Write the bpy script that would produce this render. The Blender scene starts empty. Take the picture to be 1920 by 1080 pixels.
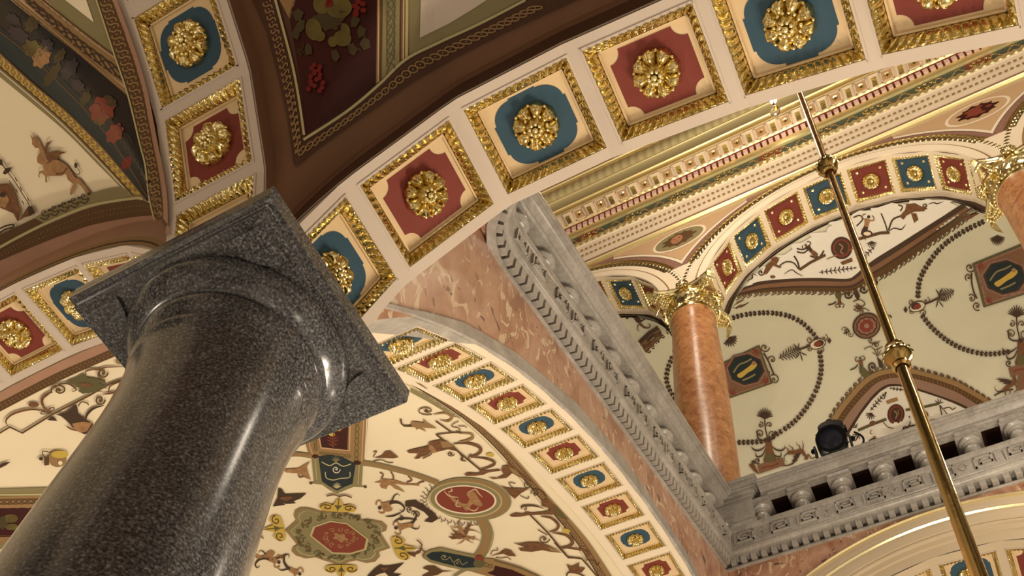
import bpy, bmesh, math, random
from mathutils import Vector, Matrix
from mathutils.geometry import tessellate_polygon
random.seed(7)
C = bpy.context.scene.collection
sc = bpy.context.scene
# ---------------------------------------------------------------- camera, world, lights, exposure
S = 3.6                      # metres per unit of the working frame (its origin is the eye, 1.6 m above the floor)
EYE = 1.6
R = ((0.8867481208856063, 0.45647764162655025, 0.07284183414020727),
     (-0.2993722463006134, 0.6871840189742766, -0.6619323093876639),
     (-0.35221304383962215, 0.5651604079917701, 0.7460158744878052))
F, PX, PY = 2018.468, 960.0, 1040.524
def W(p): return Vector((p[0]*S, p[1]*S, p[2]*S + EYE))
cam = bpy.data.cameras.new('camera'); co = bpy.data.objects.new('camera', cam); C.objects.link(co)
cam.sensor_fit = 'HORIZONTAL'; cam.sensor_width = 36; cam.lens = F/1920*36
cam.shift_y = (PY-540)/1920
cam.clip_start = .05; cam.clip_end = 200
co.matrix_world = Matrix(((R[0][0], -R[1][0], -R[2][0], 0), (R[0][1], -R[1][1], -R[2][1], 0), (R[0][2], -R[1][2], -R[2][2], EYE), (0, 0, 0, 1)))
sc.camera = co
sc.view_settings.view_transform = 'Standard'; sc.view_settings.look = 'None'
sc.view_settings.gamma = 1; sc.view_settings.use_curve_mapping = False
sc.view_settings.exposure = 0.12
wd = bpy.data.worlds.new('world'); sc.world = wd; wd.use_nodes = True
nt = wd.node_tree; bg = nt.nodes['Background']
# the rest of the lit building: brighter below (floor, stairs, lamps), noise patches added for contrast in the gilding
tc = nt.nodes.new('ShaderNodeTexCoord'); sx = nt.nodes.new('ShaderNodeSeparateXYZ'); cr = nt.nodes.new('ShaderNodeValToRGB'); mr = nt.nodes.new('ShaderNodeMapRange')
mr.inputs[1].default_value = -1; mr.inputs[2].default_value = 1
nt.links.new(tc.outputs['Generated'], sx.inputs[0]); nt.links.new(sx.outputs[2], mr.inputs[0]); nt.links.new(mr.outputs[0], cr.inputs[0])
cr.color_ramp.elements[0].position = .1; cr.color_ramp.elements[0].color = (1.0, .84, .64, 1)
cr.color_ramp.elements[1].position = .70; cr.color_ramp.elements[1].color = (.10, .072, .048, 1)
nz = nt.nodes.new('ShaderNodeTexNoise'); nz.inputs['Scale'].default_value = 3.2; nz.inputs['Detail'].default_value = 3
nr = nt.nodes.new('ShaderNodeValToRGB'); nr.color_ramp.elements[0].position = .47; nr.color_ramp.elements[1].position = .58
nr.color_ramp.elements[0].color = (.16, .15, .14, 1); nr.color_ramp.elements[1].color = (1.25, 1.2, 1.15, 1)
mx = nt.nodes.new('ShaderNodeMix'); mx.data_type = 'RGBA'; mx.blend_type = 'MULTIPLY'; mx.inputs[0].default_value = 1
nt.links.new(tc.outputs['Generated'], nz.inputs['Vector']); nt.links.new(nz.outputs['Fac'], nr.inputs[0])
nt.links.new(cr.outputs[0], mx.inputs[6]); nt.links.new(nr.outputs[0], mx.inputs[7]); nt.links.new(mx.outputs[2], bg.inputs[0])
bg.inputs[1].default_value = 1.0
def lamp(kind, loc, power, col=(1, .86, .67), size=.3, rot=None, sy=None):
    l = bpy.data.lights.new('lamp_or_fill', kind); l.energy = power; l.color = col
    if kind == 'AREA':
        l.size = size
        if sy: l.shape = 'RECTANGLE'; l.size_y = sy
    else: l.shadow_soft_size = size
    o = bpy.data.objects.new('lamp_or_fill', l); C.objects.link(o); o.location = W(loc)
    if rot is not None:
        d = (W(rot)-W(loc)); o.rotation_euler = d.to_track_quat('-Z', 'Y').to_euler()
    return o
# the chandelier at the foot of the rod, below the frame, then unseen fill lights added in the halls and gallery
for k in range(5):
    a = k*2*math.pi/5
    lamp('POINT', (.041+.16*math.cos(a), 1.2+.16*math.sin(a), .62), 105, size=.12)
lamp('POINT', (.10, .02, .10), 14, size=.03)  # this and the next: unseen, added to put highlights on the column
lamp('POINT', (.75, .35, .30), 34, size=.035)
lamp('POINT', (-1.25, 1.15, .45), 190, size=.10)  # this and the next: unseen fill added under the painted vaults
lamp('POINT', (-1.25, -.10, .30), 75, size=.10)
lamp('POINT', (-.57, 2.80, 2.62), 225, size=.10)  # this and the next: unseen fill added to brighten the gallery vault
lamp('POINT', (.55, 2.80, 2.62), 225, size=.10)
lamp('POINT', (.03, 2.35, .95), 60, size=.10)
lamp('POINT', (1.05, 1.00, 3.20), 150, size=.06)  # from here down: unseen fill added in mid-air to brighten the far side
lamp('POINT', (-.25, 1.30, 3.70), 170, size=.08)
lamp('POINT', (.35, 1.15, 4.10), 90, size=.08)
lamp('POINT', (-.42, 1.42, 4.25), 90, size=.06)
lamp('POINT', (1.05, 1.10, 4.15), 120, size=.06)
lamp('POINT', (.45, 1.60, 2.10), 60, size=.10)

# ---------------------------------------------------------------- helpers
def ray(px, py):
    u, v = (px-PX)/F, (py-PY)/F
    d = Vector([R[0][i]*u+R[1][i]*v+R[2][i] for i in range(3)])
    return d.normalized()
def lerp(a, b, t): return a+(b-a)*t
def interp(pts, x):
    if x <= pts[0][0]: return pts[0][1]+(pts[1][1]-pts[0][1])/(pts[1][0]-pts[0][0])*(x-pts[0][0])
    for (a, b), (c, d) in zip(pts, pts[1:]):
        if x <= c: return b+(d-b)*(x-a)/(c-a)
    (a, b), (c, d) = pts[-2:]
    return d+(d-b)/(c-a)*(x-c)
class MB:
    def __init__(s): s.v = []; s.f = []; s.m = []; s.mats = []
    def mi(s, mat):
        if mat not in s.mats: s.mats.append(mat)
        return s.mats.index(mat)
    def add(s, vs, fs, mat):
        n = len(s.v); s.v += [tuple(v) for v in vs]; k = s.mi(mat)
        for f in fs: s.f.append(tuple(n+i for i in f)); s.m.append(k)
    def quad(s, a, b, c, d, mat): s.add([a, b, c, d], [(0, 1, 2, 3)], mat)
    def grid(s, rows, mat, close=False):
        n = len(rows[0]); vs = [p for r in rows for p in r]; fs = []
        for i in range(len(rows)-1):
            for j in range(n if close else n-1):
                k = (j+1) % n
                fs.append((i*n+j, i*n+k, (i+1)*n+k, (i+1)*n+j))
        s.add(vs, fs, mat)
    def box(s, x0, x1, y0, y1, z0, z1, mat):
        v = [(x, y, z) for z in (z0, z1) for y in (y0, y1) for x in (x0, x1)]
        s.add(v, [(0, 2, 3, 1), (4, 5, 7, 6), (0, 1, 5, 4), (2, 6, 7, 3), (0, 4, 6, 2), (1, 3, 7, 5)], mat)
    def lathe(s, prof, cx, cy, mat, n=64, cap=True):
        rows = [[(cx+r*math.cos(2*math.pi*k/n), cy+r*math.sin(2*math.pi*k/n), z) for k in range(n)] for z, r in prof]
        s.grid(rows, mat, True)
    def sphere(s, c, r, mat, n=8, m=5, sz=1.0):
        rows = []
        for i in range(m+1):
            a = -math.pi/2+math.pi*i/m
            rows.append([(c[0]+r*math.cos(a)*math.cos(2*math.pi*k/n), c[1]+r*math.cos(a)*math.sin(2*math.pi*k/n), c[2]+r*sz*math.sin(a)) for k in range(n)])
        s.grid(rows, mat, True)
    def mesh(s, name, world=True, smooth=True):
        me = bpy.data.meshes.new(name)
        vs = [(v[0]*S, v[1]*S, v[2]*S+EYE) if world else (v[0]*S, v[1]*S, v[2]*S) for v in s.v]
        me.from_pydata(vs, [], s.f)
        for m in s.mats: me.materials.append(m)
        me.polygons.foreach_set('material_index', s.m)
        if smooth: me.polygons.foreach_set('use_smooth', [True]*len(s.f))
        me.update()
        if smooth:
            try: me.set_sharp_from_angle(angle=math.radians(38))
            except Exception: pass
        return me
def setp(o, label=None, cat=None, group=None, kind=None):
    if label: o['label'] = label
    if cat: o['category'] = cat
    if group: o['group'] = group
    if kind: o['kind'] = kind
    return o
def link(name, me, parent=None):
    o = bpy.data.objects.new(name, me); C.objects.link(o)
    if parent is not None: o.parent = parent
    return o
def build(name, mb, parent=None, smooth=True):
    """link a mesh given in the working frame; its origin goes to its thing's base"""
    me = mb.mesh(name, True, smooth)
    o = link(name, me, parent)
    base = BASE.get(parent.name) if parent is not None else None
    if base is None and parent is None:
        xs = [v.co for v in me.vertices]; base = Vector((sum(v.x for v in xs)/len(xs), sum(v.y for v in xs)/len(xs), min(v.z for v in xs)))
        o.location = base; BASE[o.name] = base
    if base is not None: me.transform(Matrix.Translation(-base))
    if parent is not None: BASE[o.name] = base
    return o
BASE = {}
def thing(name, label, cat, base, group=None):
    o = bpy.data.objects.new(name, None); C.objects.link(o); b = W(base); o.location = b; BASE[o.name] = b
    o.empty_display_size = .2
    return setp(o, label, cat, group)
def place(name, me, parent, origin, X, Y, Z):
    """a child with its own local frame, axes given in the world"""
    o = link(name, me, parent)
    m = Matrix(((X[0], Y[0], Z[0], 0), (X[1], Y[1], Z[1], 0), (X[2], Y[2], Z[2], 0), (0, 0, 0, 1)))
    o.matrix_local = Matrix.Translation(W(origin)-BASE[parent.name]) @ m
    return o
# ---------------------------------------------------------------- materials
def mat(name, col, rough=.6, metal=0, spec=.2, noise=None, bump=None, coat=0):
    m = bpy.data.materials.new(name); m.use_nodes = True; t = m.node_tree; b = t.nodes['Principled BSDF']
    b.inputs['Base Color'].default_value = (*col, 1); b.inputs['Roughness'].default_value = rough; b.inputs['Metallic'].default_value = metal
    b.inputs['Specular IOR Level'].default_value = spec
    if coat: b.inputs['Coat Weight'].default_value = coat; b.inputs['Coat Roughness'].default_value = .08
    tx = t.nodes.new('ShaderNodeTexCoord')
    if noise:
        sc_, amt, c2 = noise
        n = t.nodes.new('ShaderNodeTexNoise'); n.inputs['Scale'].default_value = sc_; n.inputs['Detail'].default_value = 5
        r = t.nodes.new('ShaderNodeValToRGB'); r.color_ramp.elements[0].position = .5-amt; r.color_ramp.elements[1].position = .5+amt
        r.color_ramp.elements[0].color = (*col, 1); r.color_ramp.elements[1].color = (*c2, 1)
        t.links.new(tx.outputs['Object'], n.inputs['Vector']); t.links.new(n.outputs['Fac'], r.inputs[0]); t.links.new(r.outputs[0], b.inputs['Base Color'])
    if bump:
        n2 = t.nodes.new('ShaderNodeTexNoise'); n2.inputs['Scale'].default_value = bump[0]; n2.inputs['Detail'].default_value = 4
        bp = t.nodes.new('ShaderNodeBump'); bp.inputs['Strength'].default_value = bump[1]; bp.inputs['Distance'].default_value = bump[2]
        t.links.new(tx.outputs['Object'], n2.inputs['Vector']); t.links.new(n2.outputs['Fac'], bp.inputs['Height']); t.links.new(bp.outputs[0], b.inputs['Normal'])
    return m
cream = mat('cream_plaster', (.55, .455, .375), .65, noise=(3, .3, (.51, .42, .345)), bump=(40, .15, .004))
cream2 = mat('pale_plaster', (.74, .62, .46), .65, noise=(3, .3, (.69, .57, .42)))
vaultw = mat('vault_plaster', (.76, .65, .46), .75, noise=(2, .3, (.70, .59, .41)))
galw = mat('gallery_plaster', (.60, .575, .445), .75, noise=(2, .3, (.55, .52, .40)))
tan = mat('tan_field', (.66, .49, .29), .6, noise=(9, .25, (.58, .42, .235)))
bluep = mat('blue_paint', (.030, .066, .096), .6, noise=(12, .3, (.036, .075, .106)))
redp = mat('red_paint', (.165, .032, .022), .6, noise=(12, .3, (.19, .040, .028)))
gold = mat('gilding', (.84, .70, .36), .20, 1, bump=(40, .22, .01), noise=(14, .3, (.60, .47, .20)))
goldl = mat('polished_gilding', (.95, .84, .48), .25, 1)
satin = mat('satin_gilding', (1.0, .86, .46), .42, 1)
brass = mat('polished_brass', (.86, .60, .22), .2, 1, bump=(5, .3, .02))
brown1 = mat('brown_band', (.20, .10, .055), .6, noise=(6, .3, (.17, .085, .045)))
brown2 = mat('dark_brown_band_and_shade', (.075, .033, .018), .6)
pinkb = mat('pink_brown_band', (.36, .20, .13), .6, noise=(5, .3, (.31, .17, .11)))
mauveb = mat('mauve_brown_band', (.27, .165, .12), .6)
buffp = mat('buff_plaster', (.56, .45, .31), .6, noise=(3, .3, (.51, .41, .28)))
umber = mat('umber_paint', (.095, .048, .018), .6)
umberl = mat('ochre_brown_paint', (.26, .155, .065), .6)
olive = mat('olive_paint', (.22, .18, .085), .65)
olived = mat('dark_olive_paint', (.10, .085, .035), .65)
olivel = mat('light_olive_paint', (.42, .36, .18), .65)
sepia = mat('sepia_paint', (.19, .085, .035), .65, noise=(30, .2, (.10, .045, .02)))
sepd = mat('dark_sepia_paint', (.055, .030, .018), .65)
sepl = mat('light_sepia_paint', (.36, .20, .09), .65, noise=(30, .2, (.24, .12, .05)))
ochre = mat('ochre_paint', (.48, .33, .06), .6)
teal = mat('dark_teal_paint', (.010, .019, .023), .6, noise=(8, .2, (.018, .027, .029)))
bluebl = mat('blue_black_paint', (.006, .010, .013), .6, noise=(3, .25, (.025, .014, .009)))
maroon = mat('maroon_paint', (.050, .007, .005), .6, noise=(3, .3, (.028, .004, .003)))
brick = mat('brick_red_paint', (.19, .040, .022), .6)
mauve = mat('mauve_paint', (.27, .15, .11), .6, noise=(30, .15, (.20, .10, .075)))
buff = mat('buff_paint', (.48, .31, .17), .6)
black = mat('black_metal', (.003, .003, .004), .6, spec=.15)
green = mat('green_paint', (.075, .10, .055), .6, noise=(30, .2, (.05, .06, .06)))
fruit = mat('pear_yellow_paint', (.13, .10, .025), .6, noise=(10, .2, (.07, .045, .010)))
leafp = mat('leaf_paint', (.055, .038, .014), .6)
berry = mat('berry_red_paint', (.14, .010, .007), .6)
grapp = mat('violet_paint', (.035, .024, .030), .6)
skin = mat('portrait_paint', (.33, .15, .08), .6)
def stone(name, base, veins, rough, kind):
    m = bpy.data.materials.new(name); m.use_nodes = True; t = m.node_tree; b = t.nodes['Principled BSDF']
    b.inputs['Roughness'].default_value = rough
    tx = t.nodes.new('ShaderNodeTexCoord')
    L = t.links.new
    def noise(scale, detail, dist=0, vec=None):
        n = t.nodes.new('ShaderNodeTexNoise'); n.inputs['Scale'].default_value = scale; n.inputs['Detail'].default_value = detail; n.inputs['Distortion'].default_value = dist
        L(vec or tx.outputs['Object'], n.inputs['Vector']); return n.outputs['Fac']
    def ramp(fac, els):
        r = t.nodes.new('ShaderNodeValToRGB'); e = r.color_ramp.elements
        while len(e) < len(els): e.new(.5)
        for q, (p, c) in zip(e, els): q.position = p; q.color = (*c, 1) if len(c) == 3 else c
        L(fac, r.inputs[0]); return r.outputs[0]
    def mix(a, b_, f):
        n = t.nodes.new('ShaderNodeMix'); n.data_type = 'RGBA'; L(f, n.inputs[0]); L(a, n.inputs[6]); L(b_, n.inputs[7]); return n.outputs[2]
    if kind == 'granite':
        a = ramp(noise(105, 4), [(.34, (.018, .017, .018)), (.48, (.064, .061, .063)), (.60, (.130, .126, .128)), (.74, (.32, .315, .31))])
        v = t.nodes.new('ShaderNodeTexVoronoi'); v.inputs['Scale'].default_value = 30; L(tx.outputs['Object'], v.inputs['Vector'])
        f = ramp(v.outputs['Distance'], [(.0, (1, 1, 1)), (.11, (0, 0, 0))])
        c = ramp(noise(2, 2), [(.35, (.028, .026, .025)), (.65, (.060, .056, .052))])
        c2 = mix(a, c, ramp(noise(3, 3), [(.3, (.1, .1, .1)), (.7, (.35, .35, .35))]))
        sp = ramp(noise(5, 2), [(.55, (0, 0, 0)), (.60, (.55, .55, .5))])
        out = c2
        L(out, b.inputs['Base Color']); b.inputs['Specular IOR Level'].default_value = .5
    if kind == 'gray':
        a = ramp(noise(30, 8), [(.35, (.28, .25, .22)), (.55, (.38, .35, .31)), (.7, (.48, .44, .39))])
        c = ramp(noise(2.2, 4, 1.5), [(.35, (.25, .22, .195)), (.65, (.50, .46, .41))])
        n = t.nodes.new('ShaderNodeMix'); n.data_type = 'RGBA'; n.inputs[0].default_value = .5; L(a, n.inputs[6]); L(c, n.inputs[7])
        L(n.outputs[2], b.inputs['Base Color'])
    if kind in ('red', 'orange'):
        mp = t.nodes.new('ShaderNodeMapping'); mp.inputs['Scale'].default_value = (1, 1, .45) if kind == 'red' else (1, 1, 1.0); L(tx.outputs['Object'], mp.inputs['Vector'])
        if kind == 'red':
            mp.inputs['Rotation'].default_value = (.5, 0, 0)
            a = ramp(noise(4.0, 5, .8, mp.outputs[0]), [(.28, (.26, .115, .065)), (.42, (.42, .21, .125)), (.56, (.53, .31, .205)), (.72, (.36, .165, .095))])
            vv = ramp(noise(8.0, 5, 2.2, mp.outputs[0]), [(.585, (0, 0, 0)), (.615, (1, 1, 1)), (.70, (1, 1, 1)), (.72, (.3, .3, .3))])
            cc = t.nodes.new('ShaderNodeRGB'); cc.outputs[0].default_value = (.66, .50, .33, 1)
            o1 = mix(a, cc.outputs[0], vv)
            dk = ramp(noise(9, 4, 1.2), [(.645, (0, 0, 0)), (.67, (.85, .85, .85))])
            d = t.nodes.new('ShaderNodeRGB'); d.outputs[0].default_value = (.09, .035, .03, 1)
            L(mix(o1, d.outputs[0], dk), b.inputs['Base Color'])
        else:
            a = ramp(noise(9.0, 8, 1.0, mp.outputs[0]), [(.30, (.24, .088, .030)), (.45, (.39, .165, .060)), (.60, (.46, .215, .085)), (.75, (.57, .32, .15))])
            dk = ramp(noise(17, 5, 2.2), [(.58, (0, 0, 0)), (.64, (.6, .6, .6))])
            d = t.nodes.new('ShaderNodeRGB'); d.outputs[0].default_value = (.12, .035, .012, 1)
            L(mix(a, d.outputs[0], dk), b.inputs['Base Color'])
    return m
granite = stone('grey_granite', None, None, .19, 'granite')
gray = stone('gray_marble', None, None, .28, 'gray')
redm = stone('red_marble', None, None, .3, 'red')
orangem = stone('orange_marble', None, None, .33, 'orange')
glass = mat('clear_glass', (.9, .85, .75), .03); glass.node_tree.nodes['Principled BSDF'].inputs['Transmission Weight'].default_value = .95
bulbm = mat('lit_bulb', (1, .9, .7)); _b = bulbm.node_tree.nodes['Principled BSDF']; _b.inputs['Emission Color'].default_value = (1, .92, .75, 1); _b.inputs['Emission Strength'].default_value = 60
lens = mat('lens_glass', (.02, .02, .03), .05)
# ---------------------------------------------------------------- profiles of the four arches round the granite column
AP = [(-.5275, 1.0), (-.515, 1.04), (-.500, 1.073), (-.484, 1.098), (-.46, 1.127), (-.4444, 1.1418), (-.3417, 1.216), (-.3235, 1.225), (-.1962, 1.2247), (-.1775, 1.2203),
      (-.0545, 1.1922), (-.0364, 1.1875), (.0816, 1.136), (.096, 1.129), (.2034, 1.055), (.218, 1.043), (.31, .965), (.38, .89), (.46, .78)]
BP = [(-.52, .95), (-.50, 1.05), (-.45, 1.18), (-.38, 1.28), (-.30, 1.345), (-.22, 1.378), (-.13, 1.395), (-.03, 1.383), (-.015, 1.379), (.0615, 1.338), (.079, 1.3265), (.166, 1.2550), (.1775, 1.2430), (.2415, 1.1495), (.2515, 1.134), (.272, 1.085), (.287, 1.04), (.30, 1.0)]
def fA(x): return interp(AP, x)
def fB(y): return interp(BP, y)
def fC(x): return .92+math.sqrt(max(.0, .2916-(x+1.2)**2))
def fD(y): return .1755+math.sqrt(max(.01, 1.7143**2-(y-1.8518)**2))
YA0, YA1 = .300, .435
XB0, XB1 = -.6625, -.5275
# ---------------------------------------------------------------- rosettes and coffers
def rosette_mesh(name, petals, beads, r0=.0265, hgt=.013, simple=False):
    mb = MB(); n = 96 if not simple else 48; rows = []; m = 16 if not simple else 9
    for i in range(m+1):
        t = i/m; row = []
        for k in range(n):
            a = 2*math.pi*k/n; c = abs(math.cos(petals*a/2)); s = abs(math.sin(petals*a/2))
            edge = .85+.15*(c**.5)+.02*math.cos(petals*a*3)
            rr = t*edge
            z = .25+.75*math.sin(min(1, max(0, (t-.30)/.7))*math.pi*.86)**.8 if t > .30 else .3
            z *= (.30+.70*(c**.8))
            z += .13*math.exp(-((math.sin(petals*a/2)/.16)**2))*(-1)*(1 if t > .35 else 0)
            z -= .10*math.cos(petals*a)*0
            z += .16*math.exp(-((math.cos(petals*a/2+math.pi/2)-0)**2)/.01)*0
            vein = abs(((petals*a/(2*math.pi)+.5) % 1)-.5)
            z -= .10*math.exp(-((vein-.5)/.06)**2)*(t > .45)
            if t > .95: z = .02
            row.append((rr*r0*math.cos(a), rr*r0*math.sin(a), z*hgt))
        rows.append(row)
    mb.grid(rows, gold, True)
    # inner whirl
    p2 = petals if beads else petals-1; rows = []
    for i in range(8):
        t = i/7; row = []
        for k in range(n):
            a = 2*math.pi*k/n; c = abs(math.cos(p2*a/2+.6))
            z = .75+.55*math.sin(t*math.pi)*(.35+.65*c)
            row.append((t*.46*(.85+.15*c)*r0*math.cos(a), t*.46*(.85+.15*c)*r0*math.sin(a), z*hgt*(1 if i < 7 else .3)))
        rows.append(row)
    mb.grid(rows, gold, True)
    if not simple:
        if beads:
            for k in range(14):
                a = 2*math.pi*k/14; mb.sphere((.50*r0*math.cos(a), .50*r0*math.sin(a), .72*hgt), r0*.075, goldl)
        for k in range(8):
            a = 2*math.pi*k/8; mb.sphere((.24*r0*math.cos(a), .24*r0*math.sin(a), 1.2*hgt), r0*.085, goldl)
        for k in range(petals):
            a = 2*math.pi*(k+.5)/petals; mb.sphere((.90*r0*math.cos(a), .90*r0*math.sin(a), .30*hgt), r0*.085, gold)
    mb.sphere((0, 0, 1.28*hgt), r0*.13, goldl)
    return mb.mesh(name, False)
def frame_mesh(name, L, Wd, wf, dep, per, hb=.0052):
    """carved leaf moulding round an opening L by Wd; z=0 is the soffit plane, -dep the field"""
    mb = MB()
    cs = [(-L/2, -Wd/2), (L/2, -Wd/2), (L/2, Wd/2), (-L/2, Wd/2)]
    for q in range(4):
        a, b = cs[q], cs[(q+1) % 4]; ln = math.hypot(b[0]-a[0], b[1]-a[1]); d = ((b[0]-a[0])/ln, (b[1]-a[1])/ln); nn = (-d[1], d[0])
        cnt = max(3, round(ln/per)); N = cnt*8; M = 7; rows = []
        for i in range(N+1):
            row = []
            for j in range(M+1):
                v = j/M; u = i/N
                s0 = v*wf/ln; uu = s0+(1-2*s0)*u
                ph = u*cnt
                leaf = abs(math.sin(math.pi*(ph+.38*abs(v-.5)*2)))**1.3
                z = lerp(.0006, -dep*.80, v)-.0022*math.sin(math.pi*v)+(hb+.0035)*math.sin(math.pi*v)**.7*leaf**.8+.0011*math.cos(math.pi*2*ph*3+v*9)*math.sin(math.pi*v)
                if j == 0: z = 0.0
                if j == M: z = -dep
                p = (a[0]+d[0]*ln*uu+nn[0]*v*wf, a[1]+d[1]*ln*uu+nn[1]*v*wf)
                row.append((p[0], p[1], z))
            rows.append(row)
        mb.grid(rows, gold)
    return mb.mesh(name, False)
def cartouche_mesh(name, L, Wd, red, m):
    a, b = L/2, Wd/2; pts = []
    r = min(a, b)*.36
    def corner(sx, sy):
        out = []
        if red:    # concave quarter circles
            for k in range(9):
                t = k/8*math.pi/2; out.append((a-r*1.05*math.cos(t), b-r*math.sin(t)))
            out = out[::-1]
        else:      # bulging quarter circles between little steps
            r2 = r*1.6; e = r*.17
            out = [(a, b-r2), (a-e, b-r2)]+[(a-e-r2*1.1+r2*1.1*math.cos(k/8*math.pi/2), b-r2+(r2-e)*math.sin(k/8*math.pi/2)) for k in range(9)]+[(a-r2*1.1-e, b)]
        return [(sx*x, sy*y) for x, y in out]
    c1 = corner(1, 1); c2 = corner(-1, 1)[::-1]; c3 = corner(-1, -1); c4 = corner(1, -1)[::-1]
    if red: c1 = c1[::-1]; c2 = c2[::-1]; c3 = c3[::-1]; c4 = c4[::-1]
    pts = c1+c2+c3+c4
    if red: pts = corner(1, 1)[::-1][::-1]; pts = []
    if red:
        for sx, sy, rev in ((1, 1, 0), (-1, 1, 1), (-1, -1, 0), (1, -1, 1)):
            q = [(a-r*1.05*math.cos(k/8*math.pi/2) if 0 else a-r*1.05*math.sin(k/8*math.pi/2), b-r*math.cos(k/8*math.pi/2)) for k in range(9)]
            q = [(sx*x, sy*y) for x, y in q]
            pts += q[::-1] if rev else q
    mb = MB(); h = .0006
    n = len(pts); mb.add([(x, y, h) for x, y in pts]+[(0, 0, h)], [(i, (i+1) % n, n) for i in range(n)], m)
    mb.grid([[(x, y, h) for x, y in pts], [(x, y, -.0008) for x, y in pts]], m, True)
    return mb.mesh(name, False, False)
PROTO = {}
def coffer_set(L, Wd, wf, dep, ros, key):
    if key in PROTO: return PROTO[key]
    mb = MB()
    mb.box(-L/2, L/2, -Wd/2, Wd/2, -dep-.004, -dep, tan)
    for (x0, x1, y0, y1) in ((-L/2-.0015, L/2+.0015, -Wd/2-.0028, -Wd/2), (-L/2-.0015, L/2+.0015, Wd/2, Wd/2+.0028), (-L/2-.0028, -L/2, -Wd/2-.0028, Wd/2+.0028), (L/2, L/2+.0028, -Wd/2-.0028, Wd/2+.0028)):
        mb.box(x0, x1, y0, y1, -dep, .0010, cream)
    body = mb.mesh('coffer', False, False)
    li, wi = L-2*wf, Wd-2*wf; kc = .80 if key[0] == 'D' else 1
    mf = MB(); e = .0022
    for (x0, x1, y0, y1) in ((-li/2, li/2, -wi/2, -wi/2+e), (-li/2, li/2, wi/2-e, wi/2), (-li/2, -li/2+e, -wi/2, wi/2), (li/2-e, li/2, -wi/2, wi/2)):
        mf.box(x0, x1, y0, y1, -dep, -dep*.75, tan)
    PROTO[key] = dict(body=body, frame=frame_mesh('gilt_frame', L, Wd, wf, dep, wf*.92), fillet=mf.mesh('fillet', False, False),
                      red=cartouche_mesh('cartouche', li*.86*kc, wi*.88*kc, True, redp), blue=cartouche_mesh('cartouche', li*.84*kc, wi*.94*kc, False, bluep),
                      rr=rosette_mesh('rosette', 8, False, ros), rb=rosette_mesh('rosette', 8, True, ros), dep=dep)
    return PROTO[key]
def put_coffer(parent, origin, T, Bv, Z, red, P):
    c = place('coffer', P['body'], parent, origin, T, Bv, Z); BASE.setdefault(c.name, BASE[parent.name])
    def sub(name, me, dz, rot=0):
        o = link(name, me, c); o.matrix_local = Matrix.Translation((0, 0, dz*S)) @ Matrix.Rotation(rot, 4, 'Z'); return o
    sub('gilt_frame', P['frame'], 0)
    sub('fillet', P['fillet'], 0)
    sub('cartouche', P['red'] if red else P['blue'], -P['dep'])['label'] = ('brick red' if red else 'dark blue')+' painted field of the coffer'
    sub('rosette', P['rr'] if red else P['rb'], -P['dep']+.0006, random.random()*.5)
    return c
GRP = 'coffered arches round the granite column'
def arch(name, label, axis, prof, panels, t0, t1, tp0, tp1, key, wf=.0108, dep=.011, ros=.0272, m=None, th=.05, cat='arch', base=None, group=None, ext=None):
    """axis 'x': the arch spans along x and its soffit is t deep along y; panels: (start, end, red?) along the span"""
    m = m or cream
    cut = []
    for a, b, red in panels: cut += [a, b]
    hgt_ = 0; lo, hi = prof[0][0], prof[-1][0]
    t = thing(name, label, cat, base or ((lo+hi)/2, (t0+t1)/2, prof[0][1]) if axis == 'x' else base or ((t0+t1)/2, (lo+hi)/2, prof[0][1]), GRP)
    P3 = (lambda a, z, q: (a, q, z)) if axis == 'x' else (lambda a, z, q: (q, a, z))
    # polyline with the panel ends in it, straight across each panel
    xs = sorted(set([p[0] for p in prof if not any(a < p[0] < b for a, b, _ in panels)]+cut))
    pl = [(x, interp(prof, x)) for x in xs]
    mb = MB()
    for (a, za), (b, zb) in zip(pl, pl[1:]):
        pan = [p for p in panels if abs(p[0]-a) < 1e-6 and abs(p[1]-b) < 1e-6]
        for q0, q1 in (((t0, tp0), (tp1, t1)) if pan else ((t0, t1),)):
            mb.quad(P3(a, za, q0), P3(a, za, q1), P3(b, zb, q1), P3(b, zb, q0), m)
    # side faces and a back
    up = [(x, z+th) for x, z in pl] if ext is None else [(x, ext(x, z)) for x, z in pl]
    for q in (t0, t1):
        mb.grid([[P3(x, z, q) for x, z in pl], [P3(x, z, q) for x, z in up]], m)
    mb.grid([[P3(x, z, t0) for x, z in up], [P3(x, z, t1) for x, z in up]], m)
    o = build('arch_band', mb, t, False)
    for a, b, red in panels:
        za, zb = interp(prof, a), interp(prof, b); L = math.hypot(b-a, zb-za)
        P = coffer_set(round(L, 3), tp1-tp0, wf, dep, ros, (key, round(L, 3)))
        ta, tz = (b-a)/L, (zb-za)/L
        if axis == 'x': T = Vector((ta, 0, tz)); Bv = Vector((0, 1, 0))
        else: T = Vector((0, ta, tz)); Bv = Vector((1, 0, 0))
        Z = T.cross(Bv)
        if Z.z > 0: Bv = -Bv; Z = -Z
        put_coffer(t, P3((a+b)/2, (za+zb)/2, (tp0+tp1)/2), T, Bv, Z, red, P)
    return t
A_PAN = [(-.515, -.46, False), (-.4444, -.3417, True), (-.3235, -.1962, False), (-.1775, -.0545, True), (-.0364, .0816, False), (.096, .2034, True), (.218, .31, False)]
A_PAN[0] = (-.5255, -.46, False)
archA = arch('coffered_arch', 'wide coffered arch rising right from the granite column to the top right corner', 'x', AP, A_PAN, YA0, YA1, .3140, .4215, 'A')
B_PAN = [(-.13, -.03, True), (-.015, .0615, True), (.079, .166, False), (.1775, .2415, True), (.2515, .294, False)]
B_PAN = [(-.13, -.03, False), (-.015, .0615, True), (.079, .166, False), (.1775, .2415, True), (.2515, .294, False)]
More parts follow.
